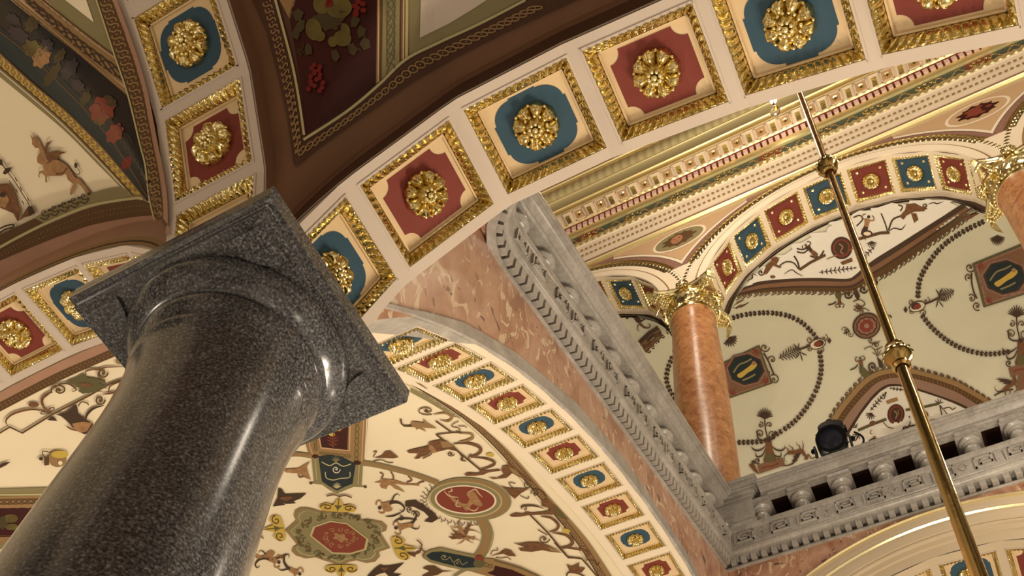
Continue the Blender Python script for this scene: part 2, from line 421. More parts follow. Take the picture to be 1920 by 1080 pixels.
archB = arch('coffered_arch', 'coffered arch climbing from the granite column to the top edge left of centre', 'y', BP, B_PAN, XB0, XB1, -.6492, -.5408, 'B')
CP = [(-1.74+.0, .92)]+[(-1.2-.54*math.cos(k*math.pi/40), .92+.54*math.sin(k*math.pi/40)) for k in range(1, 40)]+[(-.66, 1.0)]
CP = [(x, z) for x, z in CP if not (z < 1.0 and x > -1)]; CP[-1] = (-.6625, 1.0)
C_PAN = [(-1.42, -1.288, False), (-1.265, -1.15, True), (-1.1295, -1.004, False), (-.987, -.872, True), (-.857, -.765, False)]
archC = arch('coffered_arch', 'coffered arch at the left edge, disappearing behind the abacus of the granite column', 'x', CP, C_PAN, YA0, YA1, .3140, .4222, 'C')
TH0, DTH, PTH = .848, .0926, .0725
def yD(th): return 1.8518-1.7143*math.sin(th)
# measured starts of the panels along the arch, evenly pitched
D_ST = []
y0 = .6495; s = None
ths = math.asin((1.8518-.6495)/1.7143); the = math.asin((1.8518-1.422)/1.7143); pit = (ths-the)/7
D_PAN = []
for k in range(-1, 10):
    a = ths-pit*k; y_a = 1.8518-1.7143*math.sin(a); y_b = 1.8518-1.7143*math.sin(a-pit*.79)
    D_PAN.append((y_a, y_b, k % 2 == 0))
DP = [(.435, 1.0), (.437, 1.08)]+[(y, fD(y)) for y in [.445+.02*k for k in range(78)]]
DP = [p for p in DP if p[0] < 1.97]
archD = arch('coffered_arch', 'long coffered arch running down to the lower middle under the red marble wall', 'y', DP, D_PAN, XB0-.008, XB1, -.6480, -.5440, 'D', wf=.0088, dep=.007, ros=.0195, m=cream2, th=.02)

# ---------------------------------------------------------------- granite column
CX, CY = -.5945, .368
col = thing('granite_column', 'polished dark grey granite column with a square capital, standing in the left foreground', 'column', (CX, CY, -EYE/S))
mb = MB()
prof = [(-.44, .1065), (-.2, .1060), (0, .1045), (.2, .1015), (.4, .0975), (.586, .0932), (.66, .0900), (.72, .0871), (.77, .0850), (.80, .0848), (.83, .0857), (.855, .0874), (.873, .0896), (.884, .0916), (.886, .0930), (.892, .0930), (.893, .0900), (.893, .0845)]
mb.lathe(prof, CX, CY, granite, 96); build('shaft', mb, col)
mb = MB()
prof = [(.8925, .0845), (.897, .0840), (.8985, .0865), (.902, .0880), (.906, .0895), (.912, .0925), (.919, .0955), (.9225, .0965), (.926, .0965), (.9265, .0925), (.9305, .0920), (.9310, .0975), (.934, .1010), (.940, .1065), (.946, .1112), (.952, .1148), (.957, .1165), (.961, .1165), (.964, .1150), (.966, .112)]
mb.lathe(prof, CX, CY, granite, 96); build('echinus', mb, col)
mb = MB()
def sq(h, z): return [(CX-h, CY-h, z), (CX+h, CY-h, z), (CX+h, CY+h, z), (CX-h, CY+h, z)]
secs = [(.108, .9650), (.1215, .9650), (.1220, .9655), (.1220, .9740), (.1232, .9742), (.1240, .9765), (.1240, .9772), (.1286, .9774), (.1290, .9780), (.1290, .9875), (.1280, .9880), (.1280, .9890), (.1290, .9895), (.1290, 1.0), (.05, 1.0)]
mb.grid([sq(h, z) for h, z in secs], granite, True); mb.add(sq(.108, .9650), [(0, 1, 2, 3)], granite); mb.add(sq(.129, 1.0), [(0, 1, 2, 3)], granite)
build('abacus', mb, col, False)
mb = MB()
for sx in (-1, 1):
    for sy in (-1, 1):
        # the low three-sided relief under each corner of the abacus
        cxx, cyy = CX+sx*.112, CY+sy*.112
        pts = [(0, 0)]+[(-.042*math.cos(a), -.042*math.sin(a)) for a in [k*math.pi/16 for k in range(9)]]
        top = [(cxx+sx*x, cyy+sy*y, .9610) for x, y in pts]; bot = [(x, y, .9651) for x, y, z in top]
        n = len(top); mb.add(top, [tuple(range(n))], granite); mb.grid([top, bot], granite, True)
build('corner_relief', mb, col, False)
# block of masonry over the abacus from which the arches spring
mb = MB(); mb.box(XB0+.002, XB1-.002, YA0+.002, YA1-.002, 1.0, 1.35, cream)
build('springing_block', mb, archA, False)
# ---------------------------------------------------------------- hall: left marble wall over the long arch
def m0(y): return 2.198+.3815*(y-1.96)
RING = [(.436, 1.06), (.445, 1.115), (.4796, 1.190), (.5388, 1.293), (.6335, 1.4140), (.7732, 1.5460), (1.0, 1.710), (1.2241, 1.8150), (1.3394, 1.8500), (1.6, 1.905), (1.97, 1.925)]
mb = MB(); rows = []
ys = [.436+.02*k for k in range(77)]
def wtop(y): return m0(y)+.004 if y > .757 else 1.7387-.006*(.757-y)/.1+.004
XW = -.525
rows = [[(XW, y, lerp(interp(RING, y)-.012, wtop(y), j/8)) for y in ys] for j in range(9)]
mb.grid(rows, redm)
mb.grid([rows[-1], [(XW-.10, y, z) for _, y, z in rows[-1]]], redm)
mb.grid([[(XW-.10, y, z) for _, y, z in rows[-1]], [(XW-.10, y, interp(RING, y)) for y in ys]], redm)
# the rounded corner piece under the cornice at the near end
corner = [(-.525, .757, 1.7387), (-.525, .715, 1.722), (-.523, .685, 1.716), (-.5155, .655, 1.712), (-.502, .630, 1.711), (-.480, .607, 1.711), (-.450, .590, 1.711), (-.40, .580, 1.711), (-.20, .575, 1.711), (.1, .575, 1.711)]
mb.grid([[(x, y, z+.004) for x, y, z in corner], [(x, .436, z+.004) for x, y, z in corner]], redm)
o = build('wall_left', mb, None, False); setp(o, 'red and cream veined marble wall over the long coffered arch', None, None, 'structure')
# grey stone ring round the long arch
mb = MB()
yy = [.436+.015*k for k in range(103)]
inn = [(XW+.004, y, interp(DP, y)-.0005) for y in yy]; out = [(XW+.004, y, max(interp(RING, y), interp(DP, y)+.01)) for y in yy]
mb.grid([[(XB1-.001, y, z) for _, y, z in inn], inn, out, [(XW-.01, y, z) for _, y, z in out]], gray)
pat = [(y, z) for y, z in [(yy[k], interp(DP, yy[k])) for k in range(18)]]
mb.grid([[(XB1, y, z-.0012) for y, z in pat], [(XB1-.085*max(0, 1-(y-.435)/.24)**.8, y, z-.0012) for y, z in pat]], gray)
build('stone_archivolt', mb, archD)['label'] = 'plain grey stone edge band of the arch'

# ---------------------------------------------------------------- cornices and balustrades
def path_norms(path):
    out = []
    for i, p in enumerate(path):
        a = path[max(0, i-1)]; b = path[min(len(path)-1, i+1)]
        d = Vector((b[0]-a[0], b[1]-a[1], 0)).normalized(); out.append(Vector((d.y, -d.x, 0)))
    return out
def sweep(mb, path, norms, prof, m):
    rows = [[(p[0]+n.x*o, p[1]+n.y*o, p[2]+h) for p, n in zip(path, norms)] for o, h in prof]
    mb.grid(rows, m)
def along(path, norms, pitch, start=0):
    out = []; acc = -start
    for i in range(len(path)-1):
        a, b = Vector(path[i]), Vector(path[i+1]); L = (b-a).length; na, nb = norms[i], norms[i+1]
        while acc <= L:
            if acc >= 0:
                t = acc/L; out.append((a.lerp(b, t), (b-a).normalized(), na.lerp(nb, t).normalized()))
            acc += pitch
        acc -= L
    return out
COR = [(-.01, 0), (.005, 0), (.0065, .003), (.0065, .007), (.0045, .010), (-.012, .0115), (-.012, .035), (.017, .035), (.0185, .037), (.0185, .039), (.021, .0395), (.0245, .041), (.0275, .0445), (.0285, .049), (.0275, .0525), (.0245, .055), (.0245, .058),
       (.0262, .059), (.0262, .118), (.0275, .119), (.0300, .124), (.0312, .130), (.0312, .136), (-.12, .136)]
RAIL = [(-.085, .236), (.021, .236), (.021, .243), (.0265, .245), (.0265, .254), (.0245, .2555), (.034, .262), (.040, .269), (.040, .272), (.0455, .2725), (.0475, .277), (.0475, .281), (.051, .2815), (.052, .285), (.052, .290), (-.105, .290), (-.105, .236), (-.085, .236)]
def key_relief(mb, smp, h0, h1, o, m):
    """greek key, raised bars: smp(s, h, o) gives the point; runs between two keys and a small lozenge"""
    def bar(s, a, b, c, d, w=.0040):
        th = .0050
        for (x0, y0, x1, y1) in ((a, b, c, d),):
            if abs(x1-x0) > abs(y1-y0): q = [(min(x0, x1)-w/2, y0-w/2), (max(x0, x1)+w/2, y0-w/2), (max(x0, x1)+w/2, y0+w/2), (min(x0, x1)-w/2, y0+w/2)]
            else: q = [(x0-w/2, min(y0, y1)-w/2), (x0+w/2, min(y0, y1)-w/2), (x0+w/2, max(y0, y1)+w/2), (x0-w/2, max(y0, y1)+w/2)]
            top = [smp(s+x, y, o+th) for x, y in q]; bt = [smp(s+x, y, o) for x, y in q]
            mb.add(top, [(0, 1, 2, 3)], m); mb.grid([top, bt], m, True)
    H = h1-h0
    def unit(s):
        def P(seg, off=0, fl=1):
            for a, b in zip(seg, seg[1:]): bar(s+off, fl*a[0]*H, h0+a[1]*H, fl*b[0]*H, h0+b[1]*H)
        key = [(-.5, .12), (.5, .12), (.5, .88), (-.38, .88), (-.38, .36), (.2, .36), (.2, .62), (-.1, .62)]
        P(key, 0); P(key, H*2.15, -1)
        c = H*1.08
        for a, b in (((-.25, .5), (0, .8)), ((0, .8), (.25, .5)), ((.25, .5), (0, .2)), ((0, .2), (-.25, .5))):
            q = []
            ax, ay, bx, by = s+c+a[0]*H, h0+a[1]*H, s+c+b[0]*H, h0+b[1]*H
            L = math.hypot(bx-ax, by-ay); nx, ny = -(by-ay)/L*.0022, (bx-ax)/L*.0022
            q = [(ax+nx, ay+ny), (bx+nx, by+ny), (bx-nx, by-ny), (ax-nx, ay-ny)]
            mb.add([smp(x, y, o+.0048) for x, y in q], [(0, 1, 2, 3)], m)
        for e in (-.62, 2.77): bar(s, e*H, h0+.12*H, e*H, h0+.88*H)
    return unit
def baluster_mesh(h):
    mb = MB()
    pr = [(0, .030), (.012, .030), (.012, .024), (.020, .026), (.028, .016), (.040, .016), (.058, .021), (.070, .022), (.085, .019), (.100, .0165), (.104, .0165), (.106, .020), (.110, .021), (.113, .019), (.116, .023), (.122, .0285), (.130, .0285), (.133, .026), (.140, .026)]
    k = h/.140
    rows = [(z*k, r) for z, r in pr]; mb.lathe(rows, 0, 0, gray, 28)
    return mb.mesh('baluster', False)
BALM = baluster_mesh(.080)
BALF = baluster_mesh(.082)
dm = MB(); dm.box(-.0078, .0078, -.018, .0115, 0, .0222, gray); DENT = dm.mesh('dentil', False, False)
# left: rises along the wall
L_path = [(-.525, 1.93-.03*k, m0(1.93-.03*k)) for k in range(39) if 1.93-.03*k > .765]+corner
L_n = [Vector((1, 0, 0))]*(len(L_path)-9)+[Vector((math.cos(a), math.sin(a), 0)) for a in [math.radians(x) for x in (3, 12, 28, 45, 62, 76, 85, 90, 90)]]
L_path = L_path[:len(L_n)]
cl = thing('marble_cornice', 'sloping grey marble cornice with dentils and key pattern on the red marble wall', 'cornice', (-.525, 1.3, m0(1.3)))
mb = MB(); sweep(mb, L_path, L_n, COR, gray); build('cornice_moulding', mb, cl)
for p, d, n in along(L_path, L_n, .0245, .01)[:60]:
    place('dentil', DENT, cl, (p+n*.0058+Vector((0, 0, .0125))), d, n, Vector((0, 0, 1)))
def smpL(s, h, o):
    acc = 0
    for i in range(len(L_path)-1):
        a, b = Vector(L_path[i]), Vector(L_path[i+1]); L = (b-a).length
        if s <= acc+L or i == len(L_path)-2:
            t = (s-acc)/L; p = a.lerp(b, t); n = L_n[i].lerp(L_n[i+1], min(1, max(0, t))); return (p.x+n.x*o, p.y+n.y*o, p.z+h)
        acc += L
mb = MB(); u = key_relief(mb, smpL, .066, .112, .0262, gray)
for k in range(8): u(.06+.178*k)
build('key_pattern_relief', mb, cl, False)
bl = thing('balustrade', 'sloping grey marble balustrade seen from below, rising to the far corner', 'balustrade', (-.525, 1.3, m0(1.3)+.136))
mb = MB(); sweep(mb, L_path[1:], L_n[1:], RAIL, gray); build('handrail', mb, bl)
for k in range(11):
    y = .726+.109*k
    place('baluster', BALM, bl, (-.5275, y, m0(y)+.134), Vector((1, 0, 0)), Vector((0, 1, 0)), Vector((0, 0, 1)))
# far side: level
F_path = [(-.535+.05*k, 1.96, 2.200) for k in range(32)]; F_n = [Vector((0, -1, 0))]*len(F_path)
cf = thing('marble_cornice', 'level grey marble cornice with square dentils and key pattern on the far wall', 'cornice', (0, 1.96, 2.2))
mb = MB(); sweep(mb, F_path, F_n, COR, gray); build('cornice_moulding', mb, cf)
for k in range(44):
    place('dentil', DENT, cf, (-.503+.0284*k, 1.954, 2.2122), Vector((-1, 0, 0)), Vector((0, -1, 0)), Vector((0, 0, 1)))
mb = MB(); u = key_relief(mb, lambda s, h, o: (-.535+s, 1.96-o, 2.2+h), .066, .112, .0262, gray)
for k in range(7): u(.075+.178*k)
build('key_pattern_relief', mb, cf, False)
bf = thing('balustrade', 'level grey marble balustrade across the far side of the hall', 'balustrade', (0, 1.96, 2.336))
mb = MB(); sweep(mb, [(-.40, 1.96, 2.2), (.3, 1.96, 2.2), (1.0, 1.96, 2.2)], [Vector((0, -1, 0))]*3, [(-.085, .236), (-.085, .272), (.004, .272), (.004, .236)]+RAIL[1:], gray)
sweep(mb, [(-.40, 1.96, 2.2), (1.0, 1.96, 2.2)], [Vector((0, -1, 0))]*2, [(.0035, .238), (.0035, .271), (-.085, .271), (-.085, .238)], brown2)  # dark lining paints in the shade under the rail between the blocks
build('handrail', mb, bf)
bk_ = MB(); bk_.box(-.033, .033, -.026, .07, 0, .010, gray); bk_.box(-.030, .030, -.030, .07, .010, .0205, gray); BLK = bk_.mesh('baluster_block', False, False)
for k in range(12):
    x = -.409+.1137*k
    place('baluster', BALF, bf, (x, 1.962, 2.334), Vector((1, 0, 0)), Vector((0, 1, 0)), Vector((0, 0, 1)))
    place('baluster_block', BLK, bf, (x, 1.962, 2.416), Vector((1, 0, 0)), Vector((0, 1, 0)), Vector((0, 0, 1)))
mb = MB(); mb.box(-.425, 1.0, 2.035, 2.045, 2.337, 2.47, brown2); build('shade_board', mb, bf, False)  # dark board added to stand for the shade behind the balusters
mb = MB()
for z0, z1, e in ((2.336, 2.470, 0), (2.336, 2.350, .006), (2.455, 2.470, .004), (2.470, 2.484, .010), (2.484, 2.492, .014), (2.492, 2.512, .020), (2.512, 2.522, .024)):
    mb.box(-.565-e, -.425+e, 1.933-e, 2.08, z0, z1, gray)
build('pedestal', mb, bf, False)['label'] = 'square corner pedestal of the balustrade'

# ---------------------------------------------------------------- far wall with its great arch
FX, FZ = .0286, 1.508
def ring(mb, xc, zc, prof, m, a0=-math.pi/2, a1=math.pi/2, n=72):
    cl_ = lambda d: max(-.5995, min(.5995, d)) if zc == 3.76 else d
    rows = [[(xc+cl_(r*math.sin(a0+(a1-a0)*k/n)), y, zc+r*math.cos(a0+(a1-a0)*k/n)) for k in range(n+1)] for r, y in prof]
    mb.grid(rows, m)
mb = MB()
xs = [-.56+.03*k for k in range(55)]
def zin(x): return FZ+math.sqrt(max(.0, .668**2-(x-FX)**2)) if abs(x-FX) < .668 else FZ
mb.grid([[(x, 1.96, zin(x)) for x in xs], [(x, 1.96, 2.204) for x in xs]], redm)
mb.grid([[(x, 1.96, 2.204) for x in xs], [(x, 2.10, 2.204) for x in xs]], redm)
o = build('wall_far', mb, None, False); setp(o, 'red marble wall at the far side of the hall around the great arch', None, None, 'structure')
af = thing('coffered_arch', 'great cream arch with gold edge lines, cut off at the bottom right corner', 'arch', (FX, 1.96, FZ))
mb = MB(); ring(mb, FX, FZ, [(.672, 1.962), (.672, 1.944), (.669, 1.940), (.665, 1.944), (.665, 1.950)], goldl); build('gilt_line', mb, af)
mb = MB(); ring(mb, FX, FZ, [(.666, 1.948), (.634, 1.948)], buffp); ring(mb, FX, FZ, [(.629, 1.950), (.596, 1.952), (.593, 1.956), (.590, 1.956), (.588, 1.952), (.583, 1.953), (.581, 1.960), (.567, 1.962), (.565, 1.968), (.560, 1.968), (.5385, 1.972)], buffp); build('archivolt', mb, af)
mb = MB(); ring(mb, FX, FZ, [(.634, 1.950), (.632, 1.945), (.629, 1.950)], goldl); build('gilt_line', mb, af)
P2 = math.radians(16.5); L2 = math.radians(14.2)
FAP = [(FX+.538*math.sin(a), FZ+.538*math.cos(a)) for a in [math.radians(-66+3*k) for k in range(45)]]
def arch_into(t, xc, zc, Rr, y0, y1, p0, p1, cents, half, key, m, style=0, wf=.014, ros=.03, dep=.012, a_end=79):
    ang = sorted(set([math.radians(a) for a in range(-a_end, a_end+1, 3)]))
    cuts = [(c-half, c+half, red) for c, red in cents]
    cuts = [(max(a, -math.radians(a_end)), min(b, math.radians(a_end)), r) for a, b, r in cuts]
    ang = [a for a in ang if not any(c0-.004 < a < c1+.004 for c0, c1, _ in cuts)]+[c for q in cuts for c in q[:2]]
    ang = sorted(ang); mb = MB()
    Pn = lambda a, y: (xc+Rr*math.sin(a), y, zc+Rr*math.cos(a))
    for a, b in zip(ang, ang[1:]):
        hit = [q for q in cuts if abs(q[0]-a) < 1e-6]
        for q0, q1 in (((y0, p0), (p1, y1)) if hit else ((y0, y1),)): mb.quad(Pn(a, q0), Pn(a, q1), Pn(b, q1), Pn(b, q0), m)
    build('arch_band', mb, t, False)
    for a, b, red in cuts:
        L = 2*Rr*math.sin((b-a)/2); c = (a+b)/2; rr = Rr*math.cos((b-a)/2)
        P = (coffer_set2 if style else coffer_set)(round(L, 3), p1-p0, wf, dep, ros, (key, round(L, 3)))
        T = Vector((math.cos(c), 0, -math.sin(c))); Z = Vector((-math.sin(c), 0, -math.cos(c))); Bv = Z.cross(T)
        if style: put_coffer2(t, (xc+rr*math.sin(c), (p0+p1)/2, zc+rr*math.cos(c)), T, Bv, Z, red, P, a_end and abs(math.degrees(c)) > 70)
        else: put_coffer(t, (xc+rr*math.sin(c), (p0+p1)/2, zc+rr*math.cos(c)), T, Bv, Z, red, P)
def coffer_set2(L, Wd, wf, dep, ros, key):
    if key in PROTO: return PROTO[key]
    out = {}
    for nm, m in (('red', redp), ('blue', bluep)):
        mb = MB(); mb.box(-L/2, L/2, -Wd/2, Wd/2, -dep-.004, -dep, m); out[nm] = mb.mesh('coffer', False, False)
    out['frame'] = frame_mesh('gilt_frame', L, Wd, wf, dep, wf*1.1, .003)
    mb = MB(); mb.sphere((0, 0, .001), .0062, goldl, 8, 4, .5); out['stud'] = mb.mesh('stud', False)
    mb = MB(); n = 40
    rows = [[(r*(1+.05*math.cos(16*2*math.pi*k/n*1.0))*math.cos(2*math.pi*k/n), r*(1+.05*math.cos(16*2*math.pi*k/n))*math.sin(2*math.pi*k/n), z) for k in range(n)] for r, z in ((.034, 0), (.034, .006), (.031, .011), (.027, .006), (.024, .004), (.018, .010), (.014, .011), (.011, .005), (.008, .012), (.001, .015))]
    mb.grid(rows, gold, True)
    for k in range(12): mb.sphere((.0205*math.cos(k*math.pi/6), .0205*math.sin(k*math.pi/6), .008), .0035, goldl, 6, 4)
    out['ros'] = mb.mesh('rosette', False); out['dep'] = dep; out['L'] = L; out['W'] = Wd
    PROTO[key] = out; return out
def put_coffer2(parent, origin, T, Bv, Z, red, P, small=False):
    c = place('coffer', P['red'] if red else P['blue'], parent, origin, T, Bv, Z); c['label'] = ('red' if red else 'blue')+' coffer with a round gilt rosette'
    def sub(name, me, x=0, y=0, dz=0):
        o = link(name, me, c); o.matrix_local = Matrix.Translation((x*S, y*S, dz*S)); return o
    sub('gilt_frame', P['frame'])
    if not small:
        sub('rosette', P['ros'], 0, 0, -P['dep'])
        for sx in (-1, 1):
            for sy in (-1, 1): sub('stud', P['stud'], sx*P['L']*.29, sy*P['W']*.29, -P['dep'])
    return c
arch_into(af, FX, FZ, .538, 1.972, 2.20, 2.002, 2.145, [(math.radians(3.0)+P2*k, k % 2 != 0) for k in range(-3, 4)], L2/2, 'F', buffp, 0, .010, .036, .010, 62)

# ---------------------------------------------------------------- the arcade over the far side
AZ, AR = 3.76, .516
def leaf_ring(mb, xc, zc, r0, r1, y, m, a0, a1, cnt, hb=.010):
    N = cnt*6; M = 6; rows = []
    for i in range(N+1):
        a = a0+(a1-a0)*i/N; ph = cnt*i/N; row = []
        for j in range(M+1):
            v = j/M; lf = abs(math.sin(math.pi*(ph+.4*abs(v-.5))))
            yy_ = y-hb*math.sin(math.pi*v)**.7*(.3+.7*lf**.8)
            r = lerp(r0, r1, v); row.append((xc+max(-.5995, min(.5995, r*math.sin(a))), yy_, zc+r*math.cos(a)))
        rows.append(row)
    mb.grid(rows, m)
PHR = math.radians(19.5)
for bay, lab in ((0, 'middle arcade arch over the far balustrade, with red and blue coffers'), (-1, 'arcade arch left of the orange column, mostly hidden by the sloping handrail'), (1, 'arcade arch at the right edge, springing from the second orange column')):
    xc = .03+1.2*bay
    t = thing('arcade_arch', lab, 'arch', (xc, 2.04, 3.84), 'arches of the gilded arcade')
    rng = range(-4, 5) if bay == 0 else (range(0, 5) if bay < 0 else range(-4, 0))
    cents = []
    for k in rng:
        c = PHR*k
        if abs(k) == 4: c = math.copysign(math.radians(74.3), k)
        cents.append((c, (k % 2 != 0)))
    full = [(c, r) for c, r in cents if abs(c) < 1.2]
    arch_into(t, xc, AZ, AR, 1.943, 2.135, 1.957, 2.107, full, math.radians(8.5), 'G', cream2, 1, .013, .03, .010, 79)
    for c, r in cents:
        if abs(c) > 1.2:   # the last coffers, cut short by the capitals
            P = coffer_set2(.075, .150, .010, .004, .03, ('H', .075))
            T = Vector((math.cos(c), 0, -math.sin(c))); Z = Vector((-math.sin(c), 0, -math.cos(c)))
            put_coffer2(t, (xc+(AR-.002)*math.sin(c), 2.032, AZ+(AR-.002)*math.cos(c)), T, Z.cross(T), Z, r, P, True)
    A0, A1 = -math.radians(80), math.radians(80)
    mb = MB()
    ring(mb, xc, AZ, [(AR, 1.944), (AR+.002, 1.938), (.549, 1.936), (.551, 1.940)], cream2, A0, A1); ring(mb, xc, AZ, [(.556, 1.940), (.558, 1.944), (.588, 1.945), (.591, 1.952)], cream2, A0, A1)
    build('archivolt', mb, t)
    mb = MB(); ring(mb, xc, AZ, [(AR+.002, 2.134), (AR-.002, 2.137), (AR-.013, 2.137), (AR-.013, 2.150), (AR+.004, 2.160)], sepd, A0, A1); build('dark_edge_band', mb, t)
    mb = MB(); leaf_ring(mb, xc, AZ, .550, .557, 1.940, umberl, A0, A1, 110, .003); build('bead_line', mb, t)
    mb = MB(); leaf_ring(mb, xc, AZ, .590, .627, 1.952, gold, A0, A1, 72); ring(mb, xc, AZ, [(.627, 1.955), (.629, 1.946), (.633, 1.946), (.635, 1.960)], goldl, A0, A1); build('gilt_leaf_moulding', mb, t)
# spandrel wall
mb = MB(); xs = [-1.9+.02*k for k in range(196)]
def zsp(x):
    z = 3.80
    for b in (-2, -1, 0, 1, 2):
        d = x-(.03+1.2*b)
        if abs(d) < .630: z = max(z, AZ+math.sqrt(.630**2-d*d)-.004)
    return z
mb.grid([[(x, 1.96, zsp(x)) for x in xs], [(x, 1.96, 4.42) for x in xs]], mauve)
sw = build('wall_arcade', mb, None, False); setp(sw, 'mauve and buff spandrel wall over the arcade arches', None, None, 'structure')
for s_, xc in enumerate((-.57, .63)):
    t = thing('spandrel_panel', ('buff spandrel panel with an oval portrait above the first orange column', 'buff spandrel panel with a dark red oval painting above the second orange column')[s_], 'panel', (xc, 1.96, 4.09), 'spandrel panels over the columns')
    xl = [xc-.30+.01*k for k in range(61)]
    def lowz(x, off): 
        d = abs(x-xc); return AZ+math.sqrt(max(0, (.672+off)**2-(.6-d)**2))
    for name, off, yy_, m in (('cream_border', 0, 1.958, cream2), ('buff_field', .014, 1.9565, buff)):
        mb = MB(); top = 4.395-off*.5
        pts = [(x, lowz(x, off)) for x in xl if lowz(x, off) < top]
        mb.grid([[(x, yy_, z) for x, z in pts], [(x, yy_, top) for x, z in pts]], m); build(name, mb, t, False)
    def oval(name, a, b, yy_, m, ax0=xc, az0=4.285):
        mb = MB(); n = 48; mb.add([(ax0+a*math.cos(2*math.pi*k/n), yy_, az0+b*math.sin(2*math.pi*k/n)) for k in range(n)], [tuple(range(n))], m)
        return build(name, mb, t, False)
    oval('oval_frame', .118, .082, 1.9555, cream2); oval('oval_ground', .106, .071, 1.9545, buff if s_ else olive)
    mb = MB(); n = 72
    pts = [(xc+(.070+.010*math.cos(9*2*math.pi*k/n))*math.cos(2*math.pi*k/n), 1.9535, 4.285+(.050+.007*math.cos(11*2*math.pi*k/n))*math.sin(2*math.pi*k/n)) for k in range(n)]
    mb.add(pts, [tuple(range(n))], maroon if s_ else umber)
    pts = [(xc-.01+.026*math.cos(2*math.pi*k/24), 1.9528, 4.285+.036*math.sin(2*math.pi*k/24)) for k in range(24)]
    mb.add(pts, [tuple(range(24))], brick if s_ else skin)
    if s_:
        for q in range(5):
            a = q*1.25; mb.add([(xc+.042*math.cos(a)+.012*math.cos(b), 1.9526, 4.285+.028*math.sin(a)+.009*math.sin(b)) for b in [k*math.pi/6 for k in range(12)]], [tuple(range(12))], brick)
    else:
        for dx in (-.022, .002): mb.add([(xc+dx+.005*math.cos(b), 1.9522, 4.292+.003*math.sin(b)) for b in [k*math.pi/4 for k in range(8)]], [tuple(range(8))], sepd)
        mb.add([(xc-.01+x, 1.9522, 4.268+z) for x, z in ((-.010, .001), (0, -.003), (.010, .001), (0, .002))], [(0, 1, 2, 3)], brick)
    build('oval_painting', mb, t, False)
# entablature: profile in (y, z)
EX0, EX1 = -1.9, 2.0
def run(mb, prof, m): mb.grid([[(EX0, y, z) for y, z in prof], [(EX1, y, z) for y, z in prof]], m)
en = thing('entablature', 'richly gilded entablature with painted frieze running above the arcade', 'entablature', (0, 1.96, 4.40))
mb = MB(); run(mb, [(1.96, 4.398), (1.950, 4.399), (1.946, 4.405), (1.950, 4.412), (1.950, 4.418), (1.945, 4.421), (1.950, 4.428)], satin); build('gilt_line', mb, en)
mb = MB(); run(mb, [(1.956, 4.426), (1.956, 4.462)], mauve); build('mauve_band', mb, en)
mb = MB(); run(mb, [(1.956, 4.462), (1.948, 4.463), (1.948, 4.497), (1.941, 4.498), (1.941, 4.535), (1.933, 4.536), (1.932, 4.566), (1.927, 4.568), (1.927, 4.574)], cream2); build('architrave', mb, en)
mb = MB()
for zz, yy_ in ((4.497, 1.9405), (4.535, 1.9325)):
    k = EX0
    while k < EX1:
        mb.box(k, k+.012, yy_-.001, yy_+.004, zz-.006, zz-.001, umberl); k += .022
build('dot_row', mb, en, False)['kind'] = 'stuff'
mb = MB(); N = 900; rows = []
for i in range(N+1):
    x = lerp(EX0, EX1, i/N); row = []
    for j in range(6):
        v = j/5; lf = abs(math.sin(math.pi*(x/.030+.4*abs(v-.5)))); row.append((x, 1.934-.012*math.sin(math.pi*v)**.7*(.3+.7*lf)+.006*(-v), lerp(4.572, 4.610, v)))
    rows.append(row)
mb.grid(rows, satin); build('gilt_leaf_moulding', mb, en)
mb = MB(); run(mb, [(1.938, 4.61), (1.938, 4.700)], green); build('frieze', mb, en)
mb = MB(); k = EX0+.05; i = 0
while k < EX1:
    cxx = k; zc = 4.655
    w = .045 if i % 3 else .07
    mt = gold if i % 3 else berry
    for q in range(9):
        a = q*.7; r = .028*(1-q/14); mb.sphere((cxx+r*math.cos(a)*1.5, 1.936, zc+r*math.sin(a)), .0085, gold, 6, 4, 1)
    for sgn in (-1, 1):
        for q in range(10):
            t_ = q/9; mb.sphere((cxx+sgn*(.05+.06*t_), 1.937, zc+.026*math.sin(t_*5+sgn)), .0052, gold if q % 3 else sepl, 6, 4, 1)
    k += .215; i += 1
build('frieze_scrolls', mb, en)['kind'] = 'stuff'
k = EX0
while k < EX1:
    mb = MB(); mb.box(k, k+.10, 1.9375, 1.9379, 4.612, 4.698, brick); build('red_frieze_panel', mb, en, False); k += .86
mb = MB(); run(mb, [(1.938, 4.700), (1.927, 4.701), (1.922, 4.712), (1.918, 4.726), (1.918, 4.730)], satin); build('gilt_cyma', mb, en)
mb = MB(); run(mb, [(1.918, 4.730), (1.922, 4.731), (1.922, 4.766), (1.905, 4.767), (1.905, 4.771)], brick); build('dentil_ground', mb, en)
dm2 = MB(); dm2.box(-.0095, .0095, -.014, 0, 0, .034, mat('pink_plaster', (.66, .46, .38), .6)); D2 = dm2.mesh('dentil', False, False)
k = -1.08; nD = 0
while nD < 90:
    place('dentil', D2, en, (k, 1.9235, 4.7315), Vector((1, 0, 0)), Vector((0, 1, 0)), Vector((0, 0, 1))); k += .0285; nD += 1
mb = MB(); N = 700; rows = []
for i in range(N+1):
    x = lerp(EX0, EX1, i/N); rows.append([(x, 1.906-.012*math.sin(math.pi*v)*(.4+.6*abs(math.sin(math.pi*x/.030))), lerp(4.768, 4.786, v)) for v in (0, .33, .66, 1)])
mb.grid(rows, satin); build('egg_moulding', mb, en)
mb = MB(); run(mb, [(1.906, 4.786), (1.835, 4.789)], cream2); build('soffit', mb, en)
mo = MB()
mo.box(-.020, .020, -.060, 0, -.012, 0, cream2); mo.box(-.016, .016, -.056, -.004, -.016, -.012, cream2); mo.box(-.010, .010, -.050, -.012, -.019, -.016, gold)
MOD = mo.mesh('modillion', False, False)
pn = MB(); 
